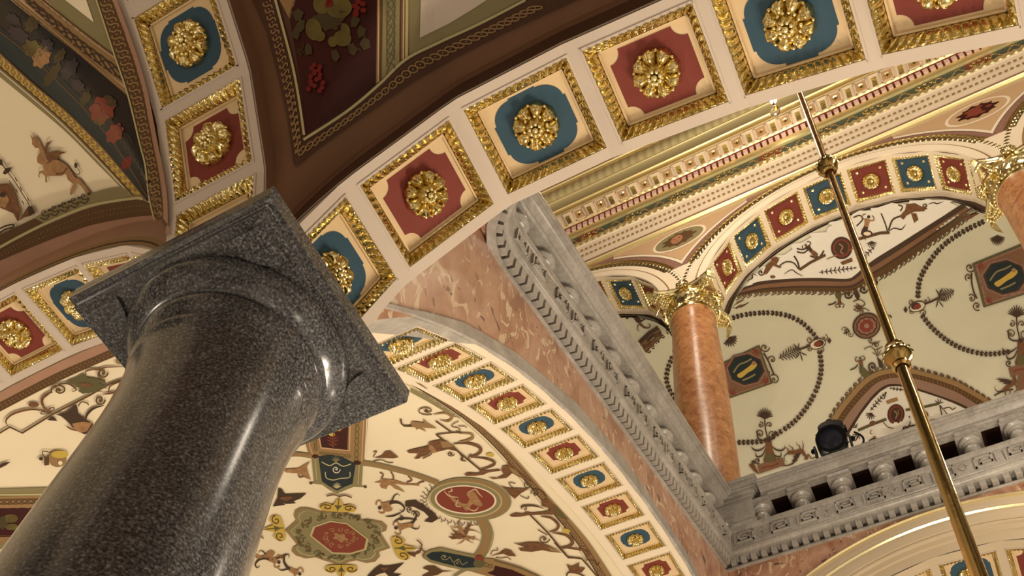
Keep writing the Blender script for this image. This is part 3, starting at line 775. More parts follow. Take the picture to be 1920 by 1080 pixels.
for a, b, c, d in ((-.026, .026, -.055, -.051), (-.026, .026, -.010, -.006), (-.026, -.022, -.055, -.006), (.022, .026, -.055, -.006)): pn.box(a, b, c, d, -.005, 0, cream2)
pn.box(-.022, .022, -.051, -.010, -.002, 0, buff); pn.sphere((0, -.031, -.004), .013, gold, 10, 5, .5); pn.sphere((0, -.031, -.009), .006, umber, 8, 4)
PAN = pn.mesh('soffit_panel', False, False)
for i in range(24):
    x = -1.06+.1085*i
    place('modillion', MOD, en, (x, 1.903, 4.789), Vector((1, 0, 0)), Vector((0, 1, 0)), Vector((0, 0, 1)))
    place('soffit_panel', PAN, en, (x+.054, 1.903, 4.788), Vector((1, 0, 0)), Vector((0, 1, 0)), Vector((0, 0, 1)))
mb = MB(); run(mb, [(1.843, 4.789), (1.838, 4.776), (1.833, 4.776), (1.830, 4.812), (1.824, 4.814), (1.818, 4.830), (1.805, 4.850), (1.800, 4.856), (1.797, 4.858), (1.797, 4.868)], satin); build('corona', mb, en)
mb = MB(); rows = []
for i in range(N+1):
    x = lerp(EX0, EX1, i/N); rows.append([(x, 1.797-.030*v-.010*math.sin(math.pi*v)*(.4+.6*abs(math.sin(math.pi*(x/.040+.3*v)))), lerp(4.868, 4.930, v)) for v in (0, .2, .4, .6, .8, 1)])
mb.grid(rows, satin); run(mb, [(1.765, 4.930), (1.758, 4.932), (1.755, 4.945), (1.800, 4.948), (1.85, 4.948)], satin); build('gilt_cymatium', mb, en)
# cove and ceiling over the hall
mb = MB(); mb.grid([[(EX0, y, z), (EX1, y, z)] for y, z in ((1.86, 4.95), (1.86, 5.05), (1.80, 5.3), (1.6, 5.6), (1.2, 5.75), (.2, 5.75))], mauve)
k = EX0
while k < EX1:
    mb.box(k, k+.03, 1.852, 1.862, 4.95, 5.05, cream2); mb.box(k+.045, k+.055, 1.852, 1.862, 4.95, 5.05, cream2); mb.box(k+.075, k+.16, 1.855, 1.862, 4.955, 5.045, maroon); k += .19
o = build('ceiling', mb, None, False); setp(o, 'painted cove and ceiling above the gilded entablature', None, None, 'structure')

# ---------------------------------------------------------------- orange marble columns with gilded capitals
def leaf_shape(mb, base, out, up, side, h, w, curl, m, n=8):
    rows = []
    for i in range(n+1):
        t = i/n; y = h*math.sin(min(1, t*1.15)*math.pi/2) if t < .8 else h*(1-.35*(t-.8)); o_ = curl*(t**2.2)
        ww = w*(.55+.6*math.sin(math.pi*t)**.8)*(1 if t < .9 else .5)
        row = []
        for j in range(7):
            v = (j-3)/3; row.append(tuple(base[q]+up[q]*y+out[q]*(o_+.006*(1-v*v)+.003*math.cos(v*9)*math.sin(9*t))+side[q]*ww*v*(1+.12*math.cos(14*t)) for q in range(3)))
        rows.append(row)
    mb.grid(rows, m)
def capital(parent, cx, cy):
    z0 = 3.72; mb = MB()
    mb.lathe([(z0-.012, .083), (z0-.010, .090), (z0, .092), (z0+.006, .088), (z0+.010, .080), (z0+.06, .082), (z0+.10, .095), (z0+.115, .10)], cx, cy, gold, 40)
    for k in range(40):
        a = k*2*math.pi/40; mb.sphere((cx+.092*math.cos(a), cy+.092*math.sin(a), z0+.012), .0055, goldl, 6, 4)
    build('capital_bell', mb, parent)
    for k in range(12):
        a = k*math.pi/6; o_ = (math.cos(a), math.sin(a), 0); s_ = (-math.sin(a), math.cos(a), 0)
        mb = MB(); leaf_shape(mb, (cx+.080*o_[0], cy+.080*o_[1], z0+.012), o_, (0, 0, 1), s_, .062 if k % 2 else .080, .026, .032, gold); build('acanthus_leaf', mb, parent)
    for sx in (-1, 1):
        for sy in (-1, 1):
            d = Vector((sx, sy, 0)).normalized(); s_ = Vector((-d.y, d.x, 0)); mb = MB()
            c = Vector((cx, cy, z0+.088))+d*.122
            for q in range(26):    # the spiral of the volute
                a = q*.46; r = .030*(1-q/30); p = c+d*(r*math.cos(a))+Vector((0, 0, r*math.sin(a)))
                for e in (-.012, 0, .012): mb.sphere(tuple(p+s_*e), .0085*(1-q/40), goldl, 6, 4)
            leaf_shape(mb, tuple(Vector((cx, cy, z0+.02))+d*.082), tuple(d), (0, 0, 1), tuple(s_), .075, .022, .05, gold)
            leaf_shape(mb, tuple(Vector((cx, cy, z0+.075))+d*.150), tuple(d*.3), (0, 0, -1), tuple(s_), .085, .020, -.02, gold)
            build('volute', mb, parent)
    # concave-sided abacus with horned corners
    mb = MB(); out = []
    for q in range(4):
        a0 = math.pi/4+q*math.pi/2; a1 = a0+math.pi/2
        p0 = Vector((math.cos(a0), math.sin(a0)))*.172; p1 = Vector((math.cos(a1), math.sin(a1)))*.172; mid = (p0+p1)/2
        d = (p1-p0).normalized()
        out.append(p0+d*.012)
        for k in range(1, 10):
            t = k/10; p = p0.lerp(p1, t); out.append(p-mid.normalized()*.030*math.sin(math.pi*t))
        out.append(p1-d*.012)
    for (za, ka), (zb, kb) in (((z0+.112, .93), (z0+.116, .95)), ((z0+.116, .95), (z0+.126, .95)), ((z0+.126, .95), (z0+.130, 1.0)), ((z0+.130, 1.0), (z0+.142, 1.0))):
        mb.grid([[(cx+p.x*ka, cy+p.y*ka, za) for p in out], [(cx+p.x*kb, cy+p.y*kb, zb) for p in out]], goldl, True)
    for z, k_ in ((z0+.112, .93), (z0+.142, 1)): mb.add([(cx+p.x*k_, cy+p.y*k_, z) for p in out]+[(cx, cy, z)], [(i, (i+1) % len(out), len(out)) for i in range(len(out))], gold)
    build('capital_abacus', mb, parent, False)
    for k in range(4):
        a = k*math.pi/2; mb = MB(); c = (cx+.112*math.cos(a), cy+.112*math.sin(a), z0+.118)
        mb.sphere(c, .014, goldl, 8, 5)
        for q in range(7):
            b = q*2*math.pi/7; s_ = (-math.sin(a), math.cos(a)); mb.sphere((c[0]+s_[0]*.018*math.cos(b), c[1]+s_[1]*.018*math.cos(b), c[2]+.018*math.sin(b)), .009, gold, 6, 4)
        build('fleuron', mb, parent)
for xq, lab in ((-.57, 'orange marble column with gilded capital, nearest the sloping handrail'), (.63, 'orange marble column with gilded capital, cut off at the right edge')):
    t = thing('marble_column', lab, 'column', (xq, 2.04, 2.34), 'orange columns of the arcade')
    mb = MB(); mb.lathe([(2.42, .100), (2.46, .0965), (2.62, .0945), (2.80, .0945), (3.1, .0945), (3.4, .0915), (3.6, .0860), (3.70, .0835), (3.706, .0865), (3.712, .088), (3.716, .088)], xq, 2.04, orangem, 64); build('shaft', mb, t)
    mb = MB(); mb.lathe([(2.34, .125), (2.36, .128), (2.375, .125), (2.38, .11), (2.39, .108), (2.40, .116), (2.41, .116), (2.42, .106)], xq, 2.04, gray, 48); build('base', mb, t)
    capital(t, xq, 2.04)
    mb = MB(); mb.box(xq-.083, xq+.083, 1.945, 2.133, 3.862, 4.02, cream2); build('impost', mb, t, False)
# ---------------------------------------------------------------- chandelier rod
RX, RY = .0415, 1.2
t = thing('chandelier_rod', 'long polished brass chandelier rod with ringed knobs crossing the right side', 'lamp rod', (RX, RY, .70))
mb = MB(); mb.lathe([(.70, .0125), (1.0, .0120), (1.60, .0112), (1.75, .0105), (1.80, .0095), (1.81, .0095), (2.4, .0090), (2.66, .0085), (3.4, .0078), (5.75, .0078)], RX, RY, brass, 24); build('rod', mb, t)
for zk, rk in ((1.785, .0185), (2.680, .0185), (3.60, .018)):
    mb = MB(); mb.lathe([(zk-.045, .0125), (zk-.040, .017), (zk-.034, .017), (zk-.030, .013), (zk-.022, .017), (zk-.012, rk+.006), (zk, rk+.008), (zk+.010, rk+.005), (zk+.018, .014), (zk+.024, .018), (zk+.030, .018), (zk+.036, .010)], RX, RY, brass, 32)
    for k in range(12): a = k*math.pi/6; mb.sphere((RX+.0235*math.cos(a), RY+.0235*math.sin(a), zk), .006, goldl, 6, 4)
    build('knob', mb, t)
# ---------------------------------------------------------------- little lamp on the cornice and the black spotlight
t = thing('globe_lamp', 'tiny bright bulb with a crystal ball hanging in front of the gilded cornice', 'lamp', (-.060, 1.74, 4.62))
mb = MB(); mb.sphere((-.0535, 1.74, 4.586), .022, glass, 20, 12); build('glass_globe', mb, t)
mb = MB(); mb.sphere((-.0475, 1.74, 4.705), .014, bulbm, 12, 8); build('bulb', mb, t)
mb = MB(); mb.lathe([(4.60, .0045), (4.618, .006), (4.69, .005), (4.70, .007)], -.0500, 1.74, brass, 10); mb.lathe([(4.71, .0015), (4.95, .0015)], -.0475, 1.74, brass, 6); build('hanging_wire', mb, t)
SX, SY, SZ = -.176, 1.938, 2.49
t = thing('stage_spotlight', 'black stage spotlight standing on the far balustrade handrail', 'spotlight', (SX, SY, SZ))
mb = MB()
def tilted(prof, c, ax, m, n=28):
    ax = Vector(ax).normalized(); u_ = ax.orthogonal().normalized(); v_ = ax.cross(u_)
    mb.grid([[tuple(Vector(c)+ax*h+(u_*math.cos(2*math.pi*k/n)+v_*math.sin(2*math.pi*k/n))*r) for k in range(n)] for h, r in prof], m, True)
AX = (.05, -.62, -.30)
tilted([(-.045, .001), (-.045, .026), (-.036, .040), (.02, .043), (.03, .040), (.040, .043), (.048, .043), (.048, .034)], (SX, SY-.002, SZ+.070), AX, black)
build('lamp_housing', mb, t)
mb = MB(); tilted([(.040, .037), (.043, .026), (.044, .001)], (SX, SY-.002, SZ+.070), AX, lens); build('lens', mb, t)
mb = MB(); tilted([(-.03, .001), (-.03, .030), (.02, .036), (.032, .036), (.036, .028), (.036, .001)], (SX+.004, SY+.006, SZ+.128), (.1, -.7, .1), black)
mb.lathe([(SZ+.160, .010), (SZ+.175, .007), (SZ+.188, .010), (SZ+.198, .010), (SZ+.204, .003)], SX+.004, SY+.006, black, 12)
for sx in (-1, 1): mb.box(SX+.004+sx*.036-.008, SX+.004+sx*.036+.008, SY-.006, SY+.012, SZ+.128, SZ+.142, black)
build('upper_housing', mb, t)
mb = MB()
for sx in (-1, 1):
    mb.box(SX+sx*.050-.003, SX+sx*.050+.003, SY-.012, SY+.012, SZ+.012, SZ+.082, black); mb.sphere((SX+sx*.055, SY, SZ+.075), .009, black)
mb.box(SX-.052, SX+.052, SY-.012, SY+.012, SZ+.008, SZ+.016, black); mb.box(SX-.03, SX+.03, SY-.03, SY+.03, SZ, SZ+.008, black)
build('yoke', mb, t, False)
mb = MB()
for k in range(20):
    a = math.pi*k/19; mb.sphere((SX+.066+.018*math.sin(a), SY, SZ+.10-.085*k/19), .0035, black, 6, 4)
build('cable', mb, t)
# ---------------------------------------------------------------- vaults: height fields, and painting on them
def smax(a, b, k=.006): return max(a, b)
class Surf:
    def __init__(s, name, f, x0, x1, y0, y1, hit=None): s.name, s.f, s.x0, s.x1, s.y0, s.y1, s.wall, s.pick = name, f, x0, x1, y0, y1, hit, None
    def at(s, px, py, lift=.004):
        r = ray(px, py); t = .55/r.z
        def g(t):
            x, y = t*r.x, t*r.y
            if s.wall and y > s.wall: return 1
            return t*r.z-s.f(min(max(x, s.x0-.02), s.x1+.02), min(max(y, s.y0-.02), s.y1+.02))
        st = .03; a = t; ok = False
        for _ in range(260):
            if g(a+st) > 0: ok = True; break
            a += st
        if not ok: return None
        b = a+st
        for _ in range(16):
            m = (a+b)/2
            if g(m) > 0: b = m
            else: a = m
        p = r*(a-lift)
        e = .012
        if not (s.x0-e <= p.x <= s.x1+e and s.y0-e <= p.y <= s.y1+e): return None
        return (p.x, p.y, p.z)
    def mesh(s, step, m, kind='ceiling', label=None, thick=.02):
        nx = int((s.x1-s.x0)/step)+1; ny = int((s.y1-s.y0)/step)+1; mb = MB()
        rows = [[(lerp(s.x0, s.x1, i/nx), lerp(s.y0, s.y1, j/ny), s.f(lerp(s.x0, s.x1, i/nx), lerp(s.y0, s.y1, j/ny))) for i in range(nx+1)] for j in range(ny+1)]
        mb.grid(rows, m)
        if s.pick:
            for q, f in enumerate(mb.f):
                c = [sum(mb.v[i][k] for i in f)/4 for k in range(2)]; alt = s.pick(*c)
                if alt: mb.m[q] = mb.mi(alt)
        bk = [[(x, y, z+thick) for x, y, z in r] for r in rows[::6]+[rows[-1]]]; mb.grid(bk, m)
        o = build(kind, mb, None); setp(o, label, None, None, 'structure'); return o
def smooth_pts(pts, n=6, closed=False):
    if len(pts) < 3: return pts
    out = []; N = len(pts); P = lambda i: pts[i % N] if closed else pts[min(max(i, 0), N-1)]
    for i in range(N if closed else N-1):
        p0, p1, p2, p3 = P(i-1), P(i), P(i+1), P(i+2)
        for k in range(n):
            t = k/n; out.append(tuple(.5*((2*p1[q])+(-p0[q]+p2[q])*t+(2*p0[q]-5*p1[q]+4*p2[q]-p3[q])*t*t+(-p0[q]+3*p1[q]-3*p2[q]+p3[q])*t**3) for q in (0, 1)))
    if not closed: out.append(pts[-1])
    return out
class Paint:
    def __init__(s, surf): s.s = surf; s.mb = MB(); s.base = .004; s.step = 16
    def tris(s, tl, m, layer):
        lift = s.base+.0011*layer; cache = {}
        def at(p):
            k = (round(p[0], 2), round(p[1], 2))
            if k not in cache: cache[k] = s.s.at(p[0], p[1], lift)
            return cache[k]
        st = list(tl); vs = []; fs = []
        while st:
            a, b, c = st.pop()
            L = [math.hypot(a[0]-b[0], a[1]-b[1]), math.hypot(b[0]-c[0], b[1]-c[1]), math.hypot(c[0]-a[0], c[1]-a[1])]
            if max(L) > s.step:
                i = L.index(max(L)); q = (a, b, c)[i:]+(a, b, c)[:i]; m_ = ((q[0][0]+q[1][0])/2, (q[0][1]+q[1][1])/2)
                st += [(q[0], m_, q[2]), (m_, q[1], q[2])]; continue
            P = [at(a), at(b), at(c)]
            if None in P: continue
            n = len(vs); vs += P; fs.append((n, n+1, n+2))
        if fs: s.mb.add(vs, fs, m)
    def fill(s, pts, m, layer=1, smooth=0):
        if smooth: pts = smooth_pts(pts, smooth, True)
        idx = tessellate_polygon([[Vector((x, y, 0)) for x, y in pts]])
        s.tris([(pts[a], pts[b], pts[c]) for a, b, c in idx], m, layer)
    def stroke(s, pts, w, m, layer=2, taper=False, smooth=6):
        if smooth: pts = smooth_pts(pts, smooth)
        n = len(pts); L = []; Rr = []
        for i, p in enumerate(pts):
            a, b = pts[max(0, i-1)], pts[min(n-1, i+1)]; d = math.hypot(b[0]-a[0], b[1]-a[1]) or 1; nx, ny = -(b[1]-a[1])/d, (b[0]-a[0])/d
            t = i/(n-1); ww = w/2*((.25+.75*math.sin(math.pi*t)) if taper == 1 else (1-.85*t) if taper == 2 else 1)
            L.append((p[0]+nx*ww, p[1]+ny*ww)); Rr.append((p[0]-nx*ww, p[1]-ny*ww))
        tl = []
        for i in range(n-1): tl += [(L[i], L[i+1], Rr[i]), (Rr[i], L[i+1], Rr[i+1])]
        s.tris(tl, m, layer)
    def band(s, A, B, m, layer=1, n=24):
        def res(P):
            P = smooth_pts(P, 5) if len(P) > 2 else P
            d = [0]
            for a, b in zip(P, P[1:]): d.append(d[-1]+math.hypot(a[0]-b[0], a[1]-b[1]))
            out = []
            for k in range(n+1):
                t = d[-1]*k/n; i = 0
                while i < len(d)-2 and d[i+1] < t: i += 1
                u = (t-d[i])/((d[i+1]-d[i]) or 1); out.append((lerp(P[i][0], P[i+1][0], u), lerp(P[i][1], P[i+1][1], u)))
            return out
        A, B = res(A), res(B); tl = []
        for i in range(n): tl += [(A[i], A[i+1], B[i]), (B[i], A[i+1], B[i+1])]
        s.tris(tl, m, layer); return A, B
    def ell(s, cx, cy, a, b, m, layer=2, rot=0, n=28, wob=0, k=8):
        c, q = math.cos(rot), math.sin(rot)
        pts = []
        for i in range(n):
            t = 2*math.pi*i/n; f = 1+wob*math.cos(k*t); x, y = a*f*math.cos(t), b*f*math.sin(t); pts.append((cx+x*c-y*q, cy+x*q+y*c))
        s.tris([((cx, cy), pts[i], pts[(i+1) % n]) for i in range(n)], m, layer)
    def guilloche(s, A, B, pitch, m, layer=2, kind='ring', w=2.0):
        """running ornament between two edge lines"""
        n = 200; A2 = Paint.resample(A, n); B2 = Paint.resample(B, n); mid = [((a[0]+b[0])/2, (a[1]+b[1])/2) for a, b in zip(A2, B2)]
        d = 0; nxt = pitch/2; flip = 1
        for i in range(n):
            seg = math.hypot(mid[i+1][0]-mid[i][0], mid[i+1][1]-mid[i][1]); d += seg
            if d >= nxt:
                nxt += pitch; hw = math.hypot(A2[i][0]-B2[i][0], A2[i][1]-B2[i][1])/2
                dx, dy = (mid[i+1][0]-mid[i][0])/seg, (mid[i+1][1]-mid[i][1])/seg; ux, uy = (A2[i][0]-B2[i][0])/2, (A2[i][1]-B2[i][1])/2
                T = lambda a, b: (mid[i][0]+dx*a*pitch+ux*b, mid[i][1]+dy*a*pitch+uy*b)
                if kind == 'ring':
                    s.stroke([T(.5*math.cos(t*.7), .45*math.sin(t*.7)) for t in range(10)], w, m, layer, False, 0)
                    s.ell(*T(0, 0), w*.6, w*.6, m, layer, n=6)
                elif kind == 'S':
                    s.stroke([T(-.45, .5), T(-.1, .62), T(.1, .2), T(-.1, -.2), T(.1, -.62), T(.45, -.5)], w, m, layer, False, 3)
                    s.ell(*T(.5, 0), w*.7, w*.7, m, layer, n=6)
                elif kind == 'braid':
                    s.stroke([T(-1, .62), T(-.5, .5), T(0, 0), T(.5, -.5), T(1, -.62)], w, m, layer, False, 3)
                    s.stroke([T(-1, -.62), T(-.5, -.5), T(0, 0), T(.5, .5), T(1, .62)], w, m, layer, False, 3)
                elif kind == 'dot': s.ell(*T(0, .3), w, w, m, layer, n=6); s.ell(*T(.5, -.3), w, w, m, layer, n=6)
                elif kind == 'wave':
                    s.stroke([T(-.5, -.9), T(0, -.5), T(.45, .2), T(.2, .8), T(-.15, .5), T(0, .15), T(.15, .35)], w, m, layer, False, 4)
    @staticmethod
    def resample(P, n):
        P = smooth_pts(P, 5) if len(P) > 2 else P
        d = [0]
        for a, b in zip(P, P[1:]): d.append(d[-1]+math.hypot(a[0]-b[0], a[1]-b[1]))
        out = []; i = 0
        for k in range(n+1):
            t = d[-1]*k/n
            while i < len(d)-2 and d[i+1] < t: i += 1
            u = (t-d[i])/((d[i+1]-d[i]) or 1); out.append((lerp(P[i][0], P[i+1][0], u), lerp(P[i][1], P[i+1][1], u)))
        return out
    def spiral(s, cx, cy, r, a0, turns, w, m, layer=2, sx=1, sy=1):
        n = int(10*abs(turns)+4); s.stroke([(cx+sx*r*(1-.85*k/n)*math.cos(a0+turns*2*math.pi*k/n), cy+sy*r*(1-.85*k/n)*math.sin(a0+turns*2*math.pi*k/n)) for k in range(n+1)], w, m, layer, False, 0)
        s.ell(cx, cy, r*.2, r*.2, m, layer, n=8)
    def garland(s, pts, m, step=8, leaf=7, flip=False, layer=2):
        n = 160; P = Paint.resample(pts, n); d = 0; nxt = 0
        if flip: P = P[::-1]
        for i in range(n):
            seg = math.hypot(P[i+1][0]-P[i][0], P[i+1][1]-P[i][1]); d += seg
            if d >= nxt:
                nxt += step; dx, dy = (P[i+1][0]-P[i][0])/seg, (P[i+1][1]-P[i][1])/seg
                for sg in (-1, 1):
                    nx, ny = -dy*sg, dx*sg; x, y = P[i]
                    s.tris([((x, y), (x+dx*leaf*.35+nx*leaf*.62, y+dy*leaf*.35+ny*leaf*.62), (x+dx*leaf*.95+nx*leaf*.30, y+dy*leaf*.95+ny*leaf*.30)),
                            ((x, y), (x+dx*leaf*.95+nx*leaf*.30, y+dy*leaf*.95+ny*leaf*.30), (x+dx*leaf*.55, y+dy*leaf*.55))], m, layer)
    def spray(s, x0, y0, x1, y1, w, m, n=7, layer=2):
        dx, dy = x1-x0, y1-y0; L = math.hypot(dx, dy); nx, ny = -dy/L, dx/L
        s.stroke([(x0, y0), (x1, y1)], 1.3, m, layer, False, 0)
        for k in range(n):
            t = (k+.5)/n; q = w*math.sin(math.pi*(.15+.8*t)); x, y = x0+dx*t, y0+dy*t
            for sg in (-1, 1): s.stroke([(x, y), (x+dx/L*q*.5+nx*sg*q*.5, y+dy/L*q*.5+ny*sg*q*.5), (x+dx/L*q*.6+nx*sg*q, y+dy/L*q*.6+ny*sg*q)], 2.0, m, layer, 1, 2)
    def palmette(s, x, y, r, ang, m, layer=2, n=9, w=2.2):
        for k in range(n):
            a = ang+(k-(n-1)/2)*2.3/n; rr = r*(1-.25*abs(k-(n-1)/2)/n*2)
            s.stroke([(x, y), (x+rr*.6*math.cos(a), y+rr*.6*math.sin(a)), (x+rr*math.cos(a+.18*(k-(n-1)/2)/n*2), y+rr*math.sin(a+.18*(k-(n-1)/2)/n*2))], w, m, layer, 1, 3)
    def scale(s, pts, ox, oy, k): return [(ox+x/k, oy+y/k) for x, y in pts]
    def figure(s, x, y, h, ang, m, m2, layer=2, flip=1, tail=True):
        """small grotesque figure: torso, head, raised arms, foliate tail; ang is the direction of its head"""
        c, q = math.cos(ang), math.sin(ang)
        T = lambda a, b: (x+h*(a*c-flip*b*q), y+h*(a*q+flip*b*c))
        s.fill([T(.12, -.10), T(.30, -.13), T(.34, 0), T(.30, .13), T(.12, .10), T(-.05, .09), T(-.05, -.08)], m, layer, 3)
        s.ell(*T(.43, .02), h*.075, h*.075, m2, layer, n=10)
        for sg in (-1, 1):
            s.stroke([T(.28, .11*sg), T(.32, .26*sg), T(.46, .24*sg), T(.52, .14*sg)], h*.055, m, layer, False, 3)
        if tail:
            s.stroke([T(0, 0), T(-.22, .04), T(-.42, .18), T(-.50, .40), T(-.38, .52), T(-.30, .40)], h*.13, m2, layer, 2, 5)
            s.stroke([T(-.10, -.02), T(-.30, -.20), T(-.46, -.22), T(-.52, -.10)], h*.07, m2, layer, 2, 4)
        else:
            s.fill([T(-.02, -.09), T(-.40, -.16), T(-.44, .10), T(-.02, .09)], m2, layer, 2)
            for sg in (-1, 1): s.stroke([T(-.40, .05*sg), T(-.56, .07*sg), T(-.60, .12*sg)], h*.05, m, layer, False, 2)
    def griffin(s, x, y, h, ang, m, m2, layer=2, flip=1):
        c, q = math.cos(ang), math.sin(ang)
        T = lambda a, b: (x+h*(a*c-flip*b*q), y+h*(a*q+flip*b*c))
        s.fill([T(-.30, .02), T(-.10, .06), T(.12, .05), T(.26, .20), T(.34, .34), T(.30, .42), T(.42, .40), T(.46, .30), T(.38, .22), T(.34, .02), T(.20, -.10), T(-.05, -.09), T(-.28, -.14), T(-.40, -.05)], m, layer, 3)
        for a, b in ((-.30, -.42), (-.10, -.22), (.20, .10), (.30, .36)): s.stroke([T(a, -.05), T((a+b)/2+.04, -.24), T(b, -.32), T(b+.03, -.44)], h*.06, m, layer, 2, 3)
        s.fill([T(.18, .08), T(.02, .26), T(-.22, .44), T(-.36, .50), T(-.20, .34), T(-.30, .34), T(-.12, .20), T(-.20, .18), T(.02, .04)], m2, layer+1, 0)
        s.stroke([T(-.38, -.04), T(-.54, .04), T(-.56, .22), T(-.46, .28)], h*.05, m2, layer, 2, 4)
    def done(s, parent, name='painted_ornament'):
        o = link(name, s.mb.mesh(name, True, False), parent); o.data.transform(Matrix.Translation(-BASE[parent.name])); BASE[o.name] = BASE[parent.name]
        return o
# the bay behind the column
def soft(a, b, k=.022): return (a+b+math.sqrt((a-b)**2+k*k))/2
def f1(x, y):
    u = (x+1.2)/.54; v = (y-1.19)/.755
    return soft(fC(x)+.36*(y-.435), fD(y) if y > .445 else 1.0+.6*(y-.435), .012) + .06*max(0, 1-u*u)*max(0, 1-v*v)+.002
V1 = Surf('v1', f1, -1.74, -.668, .4355, 1.95)
def soft(a, b, k=.022): return (a+b+math.sqrt((a-b)**2+k*k))/2
def f2(x, y):
    u = (x+1.2)/.54; v = (y+.11)/.41
    return soft(fC(x)+.080, fB(y)+.002)+.03*max(0, 1-u*u)*max(0, 1-v*v)
V2 = Surf('v2', f2, -1.738, -.6630, -.52, .2990)
V2.pick = lambda x, y: umber if (x > -.70 and y > .12) else (teal if x > -.95 and y > .06 and abs(fC(x)+.080-fB(y)-.002) < .05 else None)
def f3(x, y): return soft(fA(x)+.072, fB(y)+.042, .02)
V3 = Surf('v3', f3, -.5270, .46, -.52, .2990)
c1 = V1.mesh(.0125, vaultw, 'ceiling', 'cream groin vault painted with grotesques, seen below and left of the granite column')
c2 = V2.mesh(.0125, vaultw, 'ceiling', 'painted groin vault at the upper left with a griffin on cream')
c3 = V3.mesh(.0125, brown1, 'ceiling', 'dark painted groin vault at the top with pears on a maroon band')
# plain faces of the arches towards the two near vaults
def face(name, label, prof, P, h, cols, prnt):
    mb = MB(); a = 0
    for frac, m in cols:
        mb.grid([[P(x, z+h*a) for x, z in prof], [P(x, z+h*frac) for x, z in prof]], m); a = frac
    o = build(name, mb, prnt, False); o['label'] = label; return o
def dense(prof, n=6):
    out = []
    for (a, b), (c, d) in zip(prof, prof[1:]):
        for k in range(n): out.append((lerp(a, c, k/n), lerp(b, d, k/n)))
    out.append(prof[-1]); return out
face('archivolt_face', 'brown painted band on the side of the arch', dense(AP), lambda x, z: (x, YA0-.0012, z), .078, ((.07, cream), (.62, brown2), (1, brown1)), archA)
face('archivolt_face', 'brown painted band on the side of the arch', dense([p for p in BP if p[0] > -.5]), lambda y, z: (XB1+.0012, y, z), .050, ((.10, cream), (1, brown1)), archB)
face('archivolt_face', 'pinkish brown painted band on the side of the arch', dense(CP), lambda x, z: (x, YA0-.0012, z), .088, ((.10, umberl), (.16, sepd), (.30, umberl), (.32, pinkb), (1, pinkb)), archC)

# ---- vault at the top: maroon band with fruit
p = Paint(V3)
p.fill([(470, -8), (1100, -8), (1050, 15), (950, 60), (850, 110), (780, 150), (700, 205), (600, 277), (555, 312), (549, 300), (538, 220), (520, 140), (500, 60)], brown2, 0)
Lg, Rg = [(484, -8), (504, 60), (523, 140), (540, 220), (553, 305)], [(509, -8), (528, 60), (546, 130), (558, 190), (566, 262)]
p.guilloche(Lg, Rg, 13, umberl, 2, 'S', 2.6)
Ag, Bg = [(566, 268), (650, 214), (712, 164), (762, 117), (822, 86), (900, 50), (985, 8)], [(557, 303), (602, 272), (700, 201), (780, 146), (850, 107), (950, 57), (1045, 10)]
p.guilloche(Ag, Bg, 16, umberl, 2, 'ring', 2.8)
p.stroke([(514, -8), (531, 55), (549, 125), (561, 190), (570, 253)], 4.5, olivel, 3)
p.stroke([(569, 262), (650, 209), (710, 159), (760, 112), (820, 81), (900, 44), (985, 0)], 5, olivel, 3)
p.fill([(520, -8), (556, -8), (543, 36)], umberl, 1)
p.fill([(554, -8), (542, 30), (556, 110), (566, 180), (574, 252), (640, 209), (705, 158), (707, -8)], maroon, 1)
p.fill([(707, -8), (705, 158), (745, 122), (766, 106), (768, -8)], umberl, 1)
p.stroke([(710, -8), (709, 154)], 3, buff, 2, False, 0); p.stroke([(715, -8), (713, 150)], 2, brown2, 2, False, 0)
p.fill([(718, -8), (716, 148), (748, 122), (750, -8)], olive, 2)
p.guilloche([(722, -8), (721, 146)], [(746, -8), (745, 122)], 17, olived, 3, 'braid', 1.8)
p.stroke([(752, -8), (751, 118)], 2, brown2, 2, False, 0); p.stroke([(763, -8), (762, 109)], 5, olivel, 2, False, 0); p.stroke([(757, -8), (756, 113)], 3, buff, 2, False, 0)
p.fill([(768, -8), (767, 108), (820, 78), (900, 41), (985, -4), (985, -8)], olive, 1)
p.fill([(789, -8), (787, 71), (842, 44), (885, 18), (925, -8)], cream, 2)
p.ell(635, 14, 25, 20, fruit, 3); p.ell(588, 55, 15, 21, fruit, 3, -.2); p.ell(600, 68, 10, 10, fruit, 3); p.ell(642, 72, 17, 15, fruit, 3, .2); p.ell(648, 56, 8, 13, fruit, 3, -.4); p.ell(605, 8, 18, 18, fruit, 3); p.ell(624, 78, 9, 10, fruit, 3)
p.ell(614, 38, 26, 18, leafp, 2, .2, wob=.16)
for x, y, a in ((560, 28, 3.4), (556, 62, 2.6), (578, 92, 2.0), (628, 104, 1.4), (664, 40, -.3), (684, 82, .6), (676, 60, -.5), (660, 92, 1.3), (565, 48, 2.9), (640, 30, -.6)):
    p.fill([(x+13*math.cos(a+k*1.257)*(1 if k % 2 == 0 else .6)*(.8 if k else 1), y+13*math.sin(a+k*1.257)) for k in range(5)], leafp, 3)
for k in range(17):
    p.ell(592+11*math.sin(k*2.4)+(k % 3)*3-3, 122+k*3.0, 4.6, 4.8, berry, 4, n=9)
for k in range(7): p.ell(617+4*math.sin(k*3), -2+2*k, 5, 4, berry, 4, n=8); p.ell(672+9*math.sin(k*2), 3+4*k, 6, 5, berry, 4, n=8)
for a, b in (((680, 86), (683, 62)), ((664, 88), (676, 96)), ((568, 80), (560, 100)), ((560, 100), (562, 106))): p.stroke([a, ((a[0]+b[0])/2+3, (a[1]+b[1])/2), b], 1.6, leafp, 3)
p.spiral(562, 95, 7, 0, 1, 1.4, leafp, 3)
p.done(c3)

